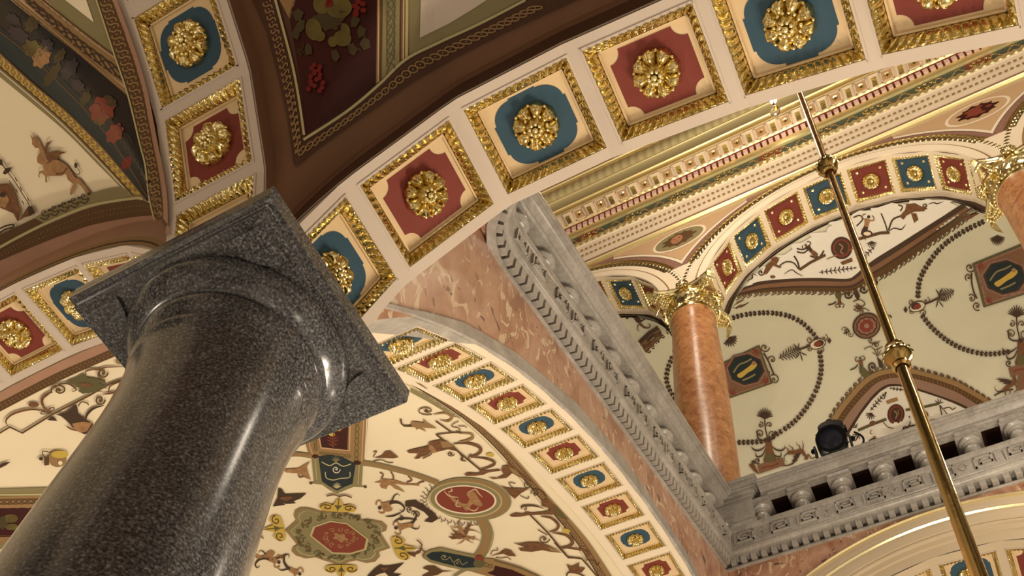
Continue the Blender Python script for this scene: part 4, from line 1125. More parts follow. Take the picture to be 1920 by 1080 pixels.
# ---- vault at the upper left
p = Paint(V2); p.base = .007; p.step = 8; k4 = lambda pts, oy=240: [(x/4, oy+y/4) for x, y in pts]
p.fill([(60, -8), (176, -8), (216, 107), (150, 62)], olive, 1); p.fill([(112, -8), (176, 42), (159, -8)], vaultw, 2)
p.fill([(10, -8), (78, -8), (150, 58), (218, 108), (240, 178)], buff, 1)
p.stroke([(70, -8), (150, 56), (219, 108)], 3, umber, 2, False, 0); p.stroke([(60, -8), (145, 62), (222, 118)], 2.5, umberl, 2, False, 0)
p.fill([(34, -8), (58, -8), (145, 62), (224, 122), (236, 162), (150, 100)], umberl, 2)
p.guilloche([(60, -2), (145, 65), (222, 122)], [(34, -6), (150, 98), (234, 160)], 22, sepd, 3, 'braid', 2.6)
p.stroke([(18, -8), (140, 92), (239, 176)], 5, umberl, 3); p.stroke([(14, -8), (140, 96), (240, 181)], 2, sepd, 3)
p.fill([(-8, -8), (16, -8), (140, 96), (240, 181), (262, 270), (272, 300), (278, 378), (230, 320), (175, 258), (120, 205), (60, 155), (-8, 92)], bluebl, 1)
p.fill([(-8, 45), (90, 120), (200, 235), (276, 366), (277, 378), (190, 275), (80, 165), (-8, 92)], teal, 2)
for x, y, a, b, m in ((35, 65, 22, 12, grapp), (60, 45, 12, 16, leafp), (62, 92, 20, 15, fruit), (78, 108, 15, 20, sepl), (88, 85, 12, 12, grapp), (98, 140, 9, 26, leafp), (130, 130, 12, 22, grapp), (146, 160, 14, 10, grapp), (192, 205, 22, 26, brick), (185, 225, 12, 9, fruit), (215, 250, 14, 20, brick), (206, 190, 14, 9, leafp), (238, 305, 8, 14, berry), (25, 35, 14, 8, grapp), (112, 105, 8, 16, leafp), (160, 185, 8, 15, leafp)):
    p.ell(x, y, a, b, m, 3, .6, wob=.14, k=7)
for q in range(12): p.stroke([(20+q*19, 40+q*19), (34+q*19, 36+q*20), (40+q*19, 52+q*20)], 2, leafp if q % 2 else grapp, 3, 1)
p.stroke([(-6, 55), (60, 108), (140, 185), (200, 252), (250, 325), (276, 370)], 2.5, umber, 3)
O1, O2 = [(-8, 92), (60, 155), (120, 205), (175, 258), (230, 320), (277, 378)], [(-8, 120), (75, 190), (130, 240), (200, 312), (250, 367)]
p.band(O1, O2, umberl, 1); p.guilloche(O1, O2, 15, ochre, 2, 'S', 3.0); p.stroke(O1, 2, umber, 3); p.stroke(O2, 2, umber, 3)
p.band([(x+1, y+2) for x, y in O2], [(-8, 138), (115, 240), (180, 305), (227, 352)], olive, 1)
p.stroke([(-8, 126), (75, 196), (130, 246), (200, 318), (246, 367)], 1.6, vaultw, 2)
T1, T2 = [(-8, 440), (30, 425), (65, 408), (100, 388), (160, 366), (200, 354), (227, 350)], [(-8, 466), (30, 444), (75, 421), (120, 401), (175, 381), (250, 369), (267, 369), (277, 378)]
p.band(T1, T2, olive, 2); p.fill([(-8, 444), (65, 410), (82, 419), (-8, 468)], umber, 3)
p.stroke([(-8, 468), (30, 447), (75, 424), (120, 404), (175, 384), (250, 372), (268, 373)], 5, olivel, 4)
G1, G2 = [(-8, 471), (30, 451), (75, 428), (120, 408), (175, 388), (250, 375), (277, 381)], [(-8, 492), (75, 457), (130, 436), (175, 421), (250, 407), (289, 404)]
p.band(G1, G2, umber, 2); p.guilloche(G1, G2, 7, umberl, 3, 'dot', 1.1)
p.band([(-8, 492), (75, 457), (130, 436), (175, 421), (250, 407), (289, 404)], [(-8, 540), (67, 508), (175, 464), (240, 448), (296, 452)], pinkb, 1)
# guilloche beside the climbing arch
q1, q2 = [(178, -8), (215, 105), (240, 180), (262, 270), (272, 310), (281, 380), (300, 446)], [(208, -8), (243, 87), (268, 170), (288, 270), (299, 325), (306, 380), (307, 444)]
p.band(q1, q2, umber, 4, 40); p.guilloche(q1, q2, 13, umberl, 5, 'S', 2.8); p.stroke(q1, 3, olivel, 5)
p.band([(x-1, y) for x, y in q2], [(x+8, y) for x, y in q2], pinkb, 4, 40)
# griffin
p.fill(k4([(240, 90), (225, 45), (245, 70), (262, 60), (300, 100), (310, 130), (330, 170), (345, 200), (355, 240), (400, 230), (450, 245), (500, 280), (530, 320), (560, 370), (600, 385), (640, 440), (680, 490), (650, 500), (620, 450), (575, 405), (570, 440), (545, 480), (540, 505), (522, 495), (530, 460), (550, 420), (510, 390), (490, 340), (460, 360), (400, 360), (360, 360), (350, 370), (355, 410), (340, 405), (338, 360), (310, 335), (295, 350), (300, 375), (285, 360), (295, 325), (330, 315), (320, 280), (280, 260), (278, 220), (300, 180), (290, 150), (265, 150), (240, 120)]), sepl, 2)
p.fill(k4([(350, 200), (370, 180), (430, 170), (495, 183), (450, 200), (430, 235), (360, 250)]), sepia, 3); p.fill(k4([(330, 160), (350, 110), (390, 92), (365, 130), (350, 190)]), sepia, 3)
p.stroke(k4([(335, 180), (365, 230), (380, 250), (350, 265)]), 2.5, sepia, 3); p.stroke(k4([(420, 345), (470, 340), (500, 300)]), 2.5, sepia, 3)
p.stroke(k4([(535, 310), (575, 348), (600, 335), (588, 310), (570, 290)]), 1.3, sepd, 2); p.ell(142, 310, 3, 5, sepd, 2)
for q in range(5):
    x, y = 83+q*18.5, 398-q*7.6; p.spiral(x, y, 8, .3, 1.0, 1.6, sepd, 5, 1, 1.1); p.ell(x+9, y-4, 2.4, 2.6, sepd, 5); p.stroke([(x-8, y+10), (x+2, y+14), (x+9, y+5)], 1.6, sepd, 5)
p.fill(k4([(-20, 420), (60, 418), (100, 455), (130, 540), (150, 620), (145, 690), (130, 700), (100, 640), (-20, 590)]), sepia, 2); p.fill(k4([(-20, 470), (40, 480), (70, 540), (40, 600), (-20, 590)]), sepl, 3); p.ell(5, 365, 6, 5, sepd, 4)
p.fill(k4([(140, 700), (200, 600), (260, 630), (230, 660), (180, 670)]), sepia, 2); p.fill(k4([(205, 590), (240, 585), (265, 640), (215, 655)]), sepd, 4)
p.stroke(k4([(-10, 230), (50, 320), (110, 400), (160, 480), (210, 560), (225, 600)]), 1.6, sepd, 2); p.fill(k4([(20, 340), (40, 300), (90, 295), (70, 330), (40, 350)]), sepd, 2); p.fill(k4([(-10, 225), (15, 240), (25, 285), (-10, 275)]), sepd, 2)
for x, y in ((112, 370), (70, 395), (150, 440), (118, 455), (205, 520), (165, 545)): p.stroke(k4([(x+15, y+30), (x, y)]), 1.6, sepd, 2)
p.stroke(k4([(-10, 760), (40, 735), (100, 725), (95, 745), (40, 760), (-10, 790)]), 3, sepd, 5)
p.done(c2)

# ---- the big vault behind the column
p = Paint(V1); k6 = lambda pts, ox=480, oy=900: [(ox+x/6, oy+y/6) for x, y in pts]; k4b = lambda pts, ox=700, oy=760: [(ox+x/4, oy+y/4) for x, y in pts]
E1, E2 = [(-8, 758), (102, 701), (173, 670), (240, 640)], [(-8, 740), (80, 694), (163, 656), (250, 622)]
p.band(E2, E1, pinkb, 1); E3 = [(-8, 776), (102, 719), (183, 682), (250, 655)]
p.band(E1, E3, umber, 1); p.guilloche(E1, E3, 8, umberl, 2, 'dot', 1.2)
b1 = [(766, 718), (790, 732), (830, 757), (880, 793), (935, 845), (1003, 923), (1075, 1008), (1128, 1088)]
b2 = [(766, 706), (800, 726), (855, 762), (902, 800), (958, 850), (1028, 930), (1098, 1008), (1152, 1088)]
p.band(b1, b2, umberl, 1, 40); p.guilloche(b1, [(x+9, y-4) for x, y in b1], 5, umber, 2, 'dot', 1.3); p.stroke(b1, 2, sepd, 2); p.stroke([(x+9, y-4) for x, y in b1], 1.6, umber, 2); p.stroke([(x-4, y+3) for x, y in b1], 1.4, olivel, 2)
p.fill([(770, 728), (800, 740), (864, 784), (850, 782), (800, 752), (770, 736)], olive, 2)
# diagonal band with shield end
p.fill([(575, 812), (573, 832), (580, 856), (597, 858), (625, 853), (645, 859), (664, 866), (684, 867), (691, 768), (655, 784), (620, 798)], umberl, 1)
p.stroke([(581, 815), (580, 832), (586, 852)], 2, buff, 2); p.stroke([(657, 776), (655, 845), (602, 840), (595, 800)], 3, buff, 3, False, 0)
p.guilloche([(662, 778), (660, 862)], [(679, 770), (676, 866)], 12, olived, 2, 'ring', 1.6); p.stroke([(683, 768), (678, 866)], 2, buff, 2, False, 0); p.stroke([(689, 768), (684, 860)], 1.6, vaultw, 2, False, 0)
p.guilloche([(584, 812), (586, 850)], [(594, 808), (599, 846)], 12, olived, 2, 'ring', 1.4); p.guilloche([(598, 845), (655, 850)], [(600, 854), (655, 861)], 12, olived, 2, 'ring', 1.3)
p.fill([(597, 802), (602, 838), (651, 844), (654, 782), (625, 793)], maroon, 3); p.stroke([(625, 795), (626, 842)], 1.5, sepd, 4, False, 0)
for x, y, a, b in ((612, 808, 9, 5), (632, 804, 8, 4), (622, 814, 6, 4)): p.ell(x, y, a, b, ochre, 4, .2, wob=.15)
p.spray(624, 840, 624, 818, 12, brick, 4, 4)
p.fill([(584, 858), (589, 904), (580, 906), (604, 909), (618, 919), (632, 926), (650, 918), (663, 913), (688, 914), (678, 911), (681, 866), (640, 855)], olive, 1); p.stroke([(591, 860), (594, 900)], 1.5, olivel, 2, False, 0); p.stroke([(674, 870), (671, 908)], 1.5, olivel, 2, False, 0)
p.fill([(597, 856), (604, 903), (619, 913), (632, 920), (648, 912), (661, 907), (667, 870), (642, 857), (618, 853)], teal, 3)
p.stroke([(603, 866), (618, 873), (630, 868), (643, 874), (658, 870)], 2, olivel, 4); p.spiral(630, 880, 8, 0, 1.2, 2, cream, 4); p.stroke([(610, 885), (612, 896), (625, 900), (638, 897), (655, 895), (656, 885)], 1.8, olivel, 4); p.palmette(632, 916, 12, -1.6, olivel, 4, 7, 1.6); p.palmette(630, 866, 12, -1.6, olive, 4, 5, 1.6)
p.ell(591, 856, 6, 3.2, maroon, 4); p.ell(670, 868, 7, 3.6, maroon, 4, .1)
for x in (583, 685): p.ell(x, 906 if x < 600 else 913, 3, 2.4, umber, 2)
# the ring through the medallions
r1 = [(536, 853), (560, 852), (588, 856)]; p.stroke(r1, 8.5, olive, 2); p.stroke(r1, 5.5, umberl, 3)
r2 = [(672, 868), (700, 871), (740, 880), (780, 891), (822, 906)]; p.stroke(r2, 10, olive, 2); p.stroke(r2, 6, umberl, 3)
r3 = [(898, 968), (908, 985), (913, 1004), (908, 1026), (897, 1044)]; p.stroke(r3, 19, olive, 2); p.stroke(r3, 13, umberl, 3); p.stroke([(x+12, y) for x, y in r3], 1.5, olive, 3)
p.ell(882, 936, 77, 40, olive, 3, .1, 48); p.ell(880, 936, 73, 37, umberl, 4, .1, 48); p.ell(873, 937, 69, 34, olivel, 5, .06, 48); p.ell(873, 937, 66, 32, olive, 6, .06, 48); p.ell(873, 937, 58, 27, cream2, 7, .05, 48); p.ell(873, 937, 54.5, 24.5, brick, 8, .05, 48)
p.fill(k4b([(560, 650), (600, 690), (640, 720), (700, 740), (720, 700), (700, 670), (720, 640), (760, 650), (790, 700), (820, 740), (800, 760), (740, 740), (720, 780), (690, 790), (670, 760), (620, 740), (580, 700)]), sepl, 9, 2)
for pts in ([(640, 700), (620, 750), (660, 760)], [(700, 660), (760, 630), (790, 660), (820, 690)], [(560, 650), (590, 640), (580, 620)], [(700, 770), (760, 790), (790, 760)], [(530, 640), (570, 680), (640, 690)]): p.stroke(k4b(pts), 3, buff, 10, 1)
for q in range(17):
    a = 1.25+q*.135*1.9 if 0 else 1.15+q*.165; x, y = 873+77*math.cos(a), 938+42*math.sin(a)
    p.stroke([(x-4, y-2), (x-2, y+3), (x+3, y+3), (x+4, y-2)], 1.3, umber, 2); p.ell(x+7*math.cos(a), y+6*math.sin(a), 1.4, 1.2, sepd, 2, n=6)
# central cartouche
OC = k6([(330, 565), (450, 455), (425, 400), (440, 345), (500, 310), (580, 310), (680, 335), (730, 355), (820, 345), (960, 350), (1100, 400), (1215, 450), (1320, 450), (1420, 470), (1475, 520), (1465, 570), (1400, 595), (1460, 690), (1510, 765), (1440, 790), (1380, 810), (1395, 860), (1340, 920), (1240, 935), (1130, 905), (1050, 920), (940, 968), (850, 930), (760, 905), (670, 870), (560, 885), (450, 850), (400, 800), (420, 750), (465, 730)])
p.fill(OC, umberl, 2); cx0, cy0 = 634, 1005
p.fill([(cx0+(x-cx0)*.955, cy0+(y-cy0)*.95) for x, y in OC], olive, 3); p.fill([(cx0+(x-cx0)*.90, cy0+(y-cy0)*.885) for x, y in OC], olivel, 4); p.fill([(cx0+(x-cx0)*.88, cy0+(y-cy0)*.86) for x, y in OC], olive, 5)
for q in range(26):
    a = q*2*math.pi/26; p.spiral(cx0+70*math.cos(a)+ (3 if q % 2 else -4), cy0+38*math.sin(a), 7.5, q, .9, 2.2, olived if q % 2 else umber, 6, 1, .7)
for q in range(20):
    a = q*.314+.2; p.ell(cx0+76*math.cos(a), cy0+41*math.sin(a), 6, 2.6, olived, 6, a+.8)
RH = k6([(840, 475), (1020, 500), (1240, 665), (1215, 775), (1060, 820), (865, 815), (630, 630), (665, 535)]); p.fill([(cx0+2+(x-cx0-2)*1.09, cy0+5+(y-cy0-5)*1.1) for x, y in RH], olivel, 7); p.fill(RH, brick, 8)
for q in range(12):
    a = q*.524; p.spiral(637+28*math.cos(a), 1008+15*math.sin(a), 6, q*2, 1, 1.5, sepl, 9, 1, .8)
p.ell(638, 1008, 13, 7, sepl, 9, .3, wob=.25, k=5)
def volutes(x, y, ux, uy, vx, vy):
    T = lambda a, b: (x+a*ux+b*vx, y+a*uy+b*vy)
    p.fill([T(-.9, 0), T(-1, .5), T(-.6, .8), T(-.3, .6), T(-.1, 1.25), T(.1, 1.25), T(.3, .6), T(.6, .8), T(1, .5), T(.9, 0), T(.3, -.1), T(-.3, -.1)], ochre, 6, 2)
    for sg in (-1, 1):
        c = T(sg*.62, .32); p.stroke([(c[0]+sg*ux*.36*(1-k/14)*math.cos(k*.62)+vx*.34*(1-k/14)*math.sin(k*.62), c[1]+sg*uy*.36*(1-k/14)*math.cos(k*.62)+vy*.34*(1-k/14)*math.sin(k*.62)) for k in range(13)], 2, umber, 7, False, 0)
    p.stroke([T(0, -.05), T(0, 1.2)], 1.6, umber, 7, False, 0); p.fill([T(-.22, .6), T(0, .1), T(.22, .6)], olived, 7)
    p.stroke([T(-.7, 1.55), T(-.3, 1.75), T(0, 1.6), T(.3, 1.75), T(.7, 1.55)], 2.5, sepia, 6); p.stroke([T(0, 1.2), T(0, 1.7)], 1.2, sepd, 6, False, 0)
volutes(633, 958, 34, 2, 2, -17); volutes(640, 1061, -30, 0, 0, 18); volutes(741, 1028, 8, 22, 30, 0); volutes(530, 990, -6, -24, -26, 2)
# birds and grotesques on the cream ground
bird = [(190, 300), (240, 200), (250, 90), (290, 100), (330, 160), (450, 155), (570, 150), (500, 210), (420, 240), (450, 262), (380, 268), (330, 270), (300, 245), (330, 280), (260, 290)]
p.fill(k6(bird), sepd, 2); p.fill([(x+1, y) for x, y in k6([(250, 200), (330, 180), (420, 190), (330, 240)])], sepia, 3)
p.fill(k6([(1250, 1080), (1340, 990), (1400, 950), (1440, 965), (1520, 960), (1670, 930), (1600, 990), (1540, 1050), (1640, 1060), (1560, 1100), (1500, 1090), (1450, 1040), (1380, 1060), (1300, 1100)]), sepd, 2); p.fill(k6([(1400, 985), (1500, 980), (1440, 1030)]), sepia, 3)
p.fill(k6([(1680, 820), (1770, 830), (1880, 765), (1850, 820), (1800, 840), (1790, 870)]), sepia, 2); p.stroke(k6([(1650, 800), (1720, 820), (1780, 815)]), 2, umber, 2)
# paired figures left of the medallion
p.figure(730, 944, 46, 2.75, sepl, sepd, 2, -1); p.figure(762, 986, 46, 2.9, sepl, sepd, 2, 1)
p.fill(k4b([(240, 720), (320, 710), (390, 760), (450, 800), (490, 850), (440, 880), (380, 870), (420, 840), (380, 800), (300, 760), (240, 760)]), sepd, 2); p.ell(727, 955, 9, 4.5, sepl, 3); p.ell(768, 985, 8, 4.5, sepl, 3)
for x, y, r in ((768, 955, 6), (782, 965, 7), (752, 972, 5), (790, 950, 5)): p.spiral(x, y, r, x, 1.2, 2, sepd, 3)
p.stroke(k4b([(150, 880), (190, 855), (260, 850), (330, 860)]), 3.5, sepd, 2, 1); p.stroke(k4b([(90, 835), (150, 830), (220, 800)]), 3, sepd, 2, 1)
p.figure(505, 1048, 44, .3, sepl, sepd, 2, 1); p.figure(545, 1068, 44, .5, sepl, sepd, 2, -1); p.fill(k6([(0, 830), (60, 860), (110, 830), (160, 790), (210, 810), (200, 850), (120, 880), (0, 880)]), sepl, 2, 2); p.stroke(k6([(80, 890), (200, 890), (300, 860), (330, 830)]), 4, sepia, 2, 1)
# horses / griffins hanging on the ring
p.fill(k4b([(0, 580), (50, 570), (60, 550), (110, 555), (160, 560), (220, 580), (260, 590), (330, 590), (350, 605), (290, 600), (230, 600), (180, 590), (150, 590), (200, 620), (240, 655), (160, 625), (130, 600), (110, 600), (100, 630), (60, 620), (50, 600), (70, 585)]), sepl, 2)
for a in ([(60, 550), (75, 520), (50, 505)], [(150, 560), (150, 530), (130, 495)], [(250, 580), (290, 560), (260, 530)], [(330, 595), (350, 580), (385, 570)]): p.stroke(k4b(a), 2.6, sepia, 2, False, 3)
p.griffin(868, 999, 44, 1.2, sepl, sepia, 2, -1)
p.fill(k4b([(570, 900), (600, 930), (640, 960), (665, 965), (700, 985), (650, 1000), (590, 1005), (560, 985), (610, 985), (570, 960), (620, 970)]), sepia, 3)
for a in ([(700, 920), (740, 900), (800, 900)], [(710, 935), (760, 940), (810, 965)], [(700, 985), (760, 1000), (810, 1020)], [(690, 1000), (720, 1020), (755, 1035)]): p.stroke(k4b(a), 2.6, sepia, 2, 2, 3)
p.fill([(560, 878), (576, 868), (582, 865), (575, 876), (580, 893), (583, 900), (572, 896), (562, 888), (536, 886), (530, 880)], sepl, 2); p.stroke([(560, 888), (562, 895), (570, 893)], 2.5, sepia, 2)
# hats with ribbons
for o_x, o_y, k_ in ((700, 760, 4), ):
    p.fill(k4b([(60, 380), (90, 345), (130, 340), (190, 390), (150, 398), (60, 395), (0, 395)]), sepia, 2); p.stroke(k4b([(0, 350), (25, 345), (10, 370), (0, 390)]), 1.6, umber, 2); p.stroke(k4b([(0, 420), (60, 410), (110, 430), (150, 430)]), 1.6, umber, 2)
p.fill(k6([(940, 860), (1060, 820), (1120, 775), (1190, 790), (1250, 860), (1160, 855), (1100, 830)], 760), sepia, 2); p.stroke(k6([(1030, 760), (1040, 790), (980, 800), (960, 840)], 760), 1.5, umber, 2); p.stroke(k6([(1020, 870), (1080, 880), (1140, 870), (1190, 900)], 760), 1.5, umber, 2)
p.fill(k6([(1070, 60), (1150, 90), (1400, 95), (1300, 150), (1230, 215), (1180, 170), (1150, 130)], 760), sepia, 2); p.stroke(k6([(1240, 40), (1170, 30), (1180, 60), (1210, 85)], 760), 1.6, umber, 2); p.stroke(k6([(1290, 175), (1340, 200), (1380, 210), (1390, 180)], 760), 1.6, umber, 2)
# arabesque staff along the long arch, twice
def staff(ox, oy, k, fl=1):
    T = lambda pts: [(ox+x*k, oy+y*k) for x, y in pts]
    p.stroke(T([(470, 120), (590, 205)]), 3, umber, 3, False, 0); p.stroke(T([(470, 220), (590, 205), (670, 205)]), 2.2, umber, 3, False, 0); p.stroke(T([(475, 222), (640, 350), (810, 490)]), 3.4, umber, 3, False, 0)
    p.stroke(T([(640, 210), (730, 215), (745, 245), (700, 265), (640, 275)]), 5, umberl, 3, 1); p.stroke(T([(600, 290), (700, 285), (790, 310), (805, 345), (770, 375), (720, 385)]), 6, sepia, 3, 1); p.stroke(T([(740, 390), (830, 398), (900, 420), (905, 445), (850, 470), (810, 475)]), 5, sepia, 3, 1)
    p.fill(T([(250, 345), (300, 330), (410, 305), (420, 275), (520, 255), (600, 300), (650, 350), (560, 330), (480, 350), (440, 345), (400, 375), (310, 400), (360, 355), (330, 360), (270, 360)]), sepia, 3); p.fill(T([(500, 270), (560, 270), (600, 310), (520, 320)]), umberl, 4); p.fill(T([(410, 290), (440, 300), (480, 350), (450, 360), (420, 330)]), sepl, 4)
    for a in ([(310, 400), (350, 390), (370, 350)], [(370, 400), (430, 370), (440, 350)], [(300, 330), (340, 350), (330, 380)]): p.stroke(T(a), 2.2, sepia, 3)
    p.spiral(ox+580*k, oy+365*k, 30*k, 0, 1.3, 1.8, umber, 3, 1, .6); p.stroke(T([(640, 355), (670, 390), (660, 410), (700, 420)]), 3.5, umber, 3, 1); p.spiral(ox+735*k, oy+385*k, 22*k, 2, 1.1, 1.6, umber, 3)
    p.fill(T([(850, 365), (880, 355), (905, 375), (890, 388), (850, 380)]), ochre, 3, 2)
    p.fill(T([(680, 520), (710, 505), (790, 510), (810, 480), (860, 490), (940, 480), (960, 490), (860, 505), (830, 520), (760, 530), (700, 530)]), sepia, 3)
    p.fill(T([(960, 490), (970, 455), (1010, 450), (1005, 405), (1040, 450), (1100, 500), (1190, 575), (1150, 565), (1080, 530), (1040, 510), (1000, 545), (900, 555), (860, 540), (930, 545), (980, 520)]), sepia, 3); p.fill(T([(1010, 460), (1060, 480), (1120, 540), (1050, 510)]), umberl, 4)
    p.spiral(ox+400*k, oy+40*k, 55*k, 1, 1.4, 2, umber, 3, 1.35, .62); p.stroke(T([(450, 70), (540, 60), (590, 90), (560, 120), (500, 110)]), 4.5, umberl, 3, 1)
    p.stroke(T([(640, 120), (600, 140), (590, 160), (640, 170), (650, 190), (620, 195)]), 1.6, umber, 3); p.stroke(T([(640, 155), (690, 160), (700, 170)]), 1.5, umber, 3)
    p.fill(T([(200, 100), (215, 105), (215, 140), (240, 153), (280, 150), (290, 120), (380, 130), (375, 100), (410, 135), (480, 175), (400, 170), (370, 165), (400, 200), (340, 175), (325, 185), (315, 165), (230, 162), (205, 140)]), umberl, 3); p.stroke(T([(205, 105), (225, 150), (290, 155)]), 2, sepd, 4)
staff(700, 760, .25)
T = lambda pts: k6(pts, 760)
p.stroke(T([(1400, 390), (1600, 590), (1840, 880)]), 3, umber, 3, False, 0); p.stroke(T([(1830, 875), (1960, 880)]), 2.6, umber, 3, False, 0)
p.stroke(T([(1520, 410), (1640, 430), (1720, 500), (1700, 560), (1620, 585)]), 5.5, sepia, 3, 1); p.stroke(T([(1650, 595), (1800, 620), (1880, 690), (1860, 740), (1770, 770)]), 5.5, sepia, 3, 1); p.stroke(T([(1770, 770), (1860, 765), (1960, 780)]), 2, umber, 3)
p.fill(T([(1170, 400), (1240, 370), (1330, 380), (1360, 355), (1420, 370), (1540, 360), (1620, 340), (1660, 330), (1530, 290), (1540, 220), (1600, 210), (1680, 290), (1750, 390), (1835, 450), (1760, 430), (1690, 390), (1560, 390), (1440, 395), (1370, 400), (1290, 415), (1200, 415)]), sepia, 3); p.stroke(T([(1300, 320), (1320, 295), (1440, 290), (1560, 320)]), 3.5, umber, 3, 1); p.spiral(760+1345/6, 900+325/6, 6, 3, 1, 1.5, umber, 3)
p.fill(T([(1210, 710), (1290, 715), (1380, 700), (1500, 700), (1560, 720), (1640, 750), (1760, 820), (1640, 810), (1540, 790), (1420, 810), (1300, 800), (1270, 770), (1360, 765), (1300, 740)]), sepia, 3); p.fill(T([(1600, 750), (1700, 780), (1740, 815), (1640, 800)]), umberl, 4); p.spiral(760+1560/6, 900+665/6, 11, 0, 1.3, 2, umber, 3, 1, .75); p.stroke(T([(1490, 560), (1560, 600), (1600, 620)]), 1.8, umber, 3)
p.fill(T([(1770, 550), (1820, 550), (1845, 590), (1800, 595)]), ochre, 3, 2); p.spiral(760+1370/6, 900+50/6, 8, 0, 1.2, 1.8, umber, 3); p.spiral(760+1460/6, 900+150/6, 8, 3, 1.2, 1.8, umber, 3); p.stroke(T([(1420, 95), (1530, 120), (1590, 190)]), 1.8, umber, 3)
T = lambda pts: [(1040+x/4.5, 840+y/4.5) for x, y in pts]
p.fill(T([(0, 480), (40, 520), (115, 605), (60, 590), (0, 560)]), olived, 3); p.stroke(T([(0, 720), (110, 740), (150, 790), (120, 830), (40, 840)]), 6, sepia, 3, 1); p.stroke(T([(0, 800), (110, 920), (230, 935)]), 3, umber, 3, False, 0); p.stroke(T([(100, 845), (230, 860), (290, 890), (260, 930)]), 5, sepia, 3, 1); p.stroke(T([(230, 935), (340, 1060), (420, 1150)]), 3, umber, 3, False, 0)
p.fill(T([(100, 980), (150, 1000), (210, 965), (205, 1010), (260, 1010), (230, 1050), (170, 1060), (130, 1050)]), sepia, 3); p.stroke(T([(100, 1080), (120, 1050), (200, 1060), (260, 1090)]), 3, umber, 3); p.stroke(T([(260, 945), (330, 950), (360, 990), (380, 960)]), 1.6, umber, 3); p.ell(1062, 996, 7, 4, ochre, 3)
# next diagonal band, lower right
T = lambda pts: k6(pts, 760)
p.fill(T([(190, 840), (270, 790), (400, 760), (560, 800), (800, 850), (880, 890), (880, 995), (740, 1030), (500, 985), (280, 930), (200, 880)]), olive, 5); p.fill(T([(235, 850), (300, 810), (410, 805), (760, 875), (860, 950), (840, 980), (650, 990), (420, 935), (280, 895)]), teal, 6)
p.spiral(760+440/6, 900+865/6, 9, 0, 1.2, 1.6, olive, 7, 1, .7); p.stroke(T([(500, 860), (540, 920), (600, 890), (640, 950), (700, 920)]), 1.6, olive, 7); p.spiral(760+580/6, 900+930/6, 6, 2, 1.2, 1.4, olive, 7)
p.fill(T([(870, 880), (1000, 890), (1300, 980), (1560, 1100), (980, 1100), (740, 1030), (880, 990)]), umberl, 5); p.fill(T([(1010, 965), (1200, 1010), (1420, 1110), (1100, 1110), (920, 1045), (990, 1020)]), maroon, 6); p.ell(760+830/6, 900+890/6, 9, 7, brick, 7); p.ell(760+830/6, 900+940/6, 11, 8, olived, 7)
p.guilloche(T([(900, 900), (1000, 940)]), T([(880, 1000), (980, 1020)]), 8, olived, 6, 'ring', 1.5); p.stroke(T([(1000, 905), (1300, 995), (1560, 1110)]), 2, olived, 6, False, 0)
p.stroke(T([(540, 1090), (620, 1040), (700, 1000)]), 5, olive, 6, False, 0)
p.fill(T([(190, 990), (250, 965), (330, 965), (420, 1020), (560, 1025), (420, 1035), (360, 1070), (250, 1090), (180, 1080), (280, 1030)]), umber, 2)
# lower left: band towards the next column
p.fill([(-8, 917), (90, 914), (140, 915), (140, 930), (-8, 930)], olive, 1); p.stroke([(-8, 928), (140, 926)], 3, olivel, 2, False, 0)
p.fill([(-8, 931), (140, 928), (140, 952), (-8, 953)], umberl, 1); p.guilloche([(-8, 934), (130, 932)], [(-8, 949), (130, 946)], 11, umber, 2, 'braid', 1.8)
p.fill([(-8, 953), (140, 950), (140, 1003), (-8, 1004)], maroon, 1); p.ell(20, 972, 14, 8, fruit, 2); p.ell(22, 988, 12, 6, fruit, 2); p.ell(4, 980, 10, 12, leafp, 2, wob=.15); p.fill([(-8, 1004), (140, 1002), (140, 1018), (-8, 1020)], umberl, 1); p.stroke([(-8, 1006), (90, 1004)], 2, maroon, 2, False, 0)
p.fill([(-8, 1020), (60, 1019), (60, 1028), (-8, 1030)], olive, 1)
# left: arabesque beside the left arch
K = lambda pts: [(x/4.908, 660+y/4.908) for x, y in pts]
p.stroke(K([(-20, 755), (90, 690), (205, 745), (480, 575), (840, 390)]), 3.6, umber, 3, False, 0); p.stroke(K([(840, 390), (1000, 300), (1180, 235)]), 3.4, umber, 3)
p.stroke(K([(70, 680), (55, 630), (120, 570), (260, 530), (380, 535), (460, 560)]), 4.2, sepia, 3, 1); p.stroke(K([(470, 560), (400, 500), (390, 430), (450, 380), (480, 360)]), 5.5, sepia, 3, 1)
p.spiral(545/4.908, 660+350/4.908, 16, 2.6, 1.4, 3, umber, 3, 1, .7); p.stroke(K([(480, 350), (540, 300), (620, 290), (680, 320), (700, 350), (660, 365)]), 3.5, umber, 3, 1)
p.fill(K([(640, 260), (700, 240), (740, 215), (790, 195), (800, 235), (870, 240), (960, 265), (980, 285), (900, 290), (960, 300), (980, 330), (900, 350), (960, 360), (860, 370), (760, 385), (720, 360), (740, 330), (690, 320), (700, 300), (600, 290), (560, 300), (620, 275)]), olived, 3); p.fill(K([(720, 290), (800, 280), (860, 310), (780, 330)]), sepia, 4)
p.stroke(K([(790, 230), (790, 180), (850, 160), (920, 160), (980, 140), (1160, 135)]), 3.6, sepia, 3, 1); p.spiral(945/4.908, 660+190/4.908, 10, 0, 1.3, 3, umber, 3); p.stroke(K([(905, 180), (910, 230), (970, 270)]), 2.6, umber, 3)
p.ell(310/4.908, 660+485/4.908, 10, 5, sepia, 3); p.ell(1110/4.908, 660+92/4.908, 10, 4, umberl, 3)
p.stroke(K([(460, 550), (500, 520), (480, 510), (450, 525), (465, 560), (380, 570), (390, 550), (450, 560)]), 1.8, umber, 3); p.fill(K([(430, 620), (490, 590), (530, 635), (460, 630)]), sepd, 3)
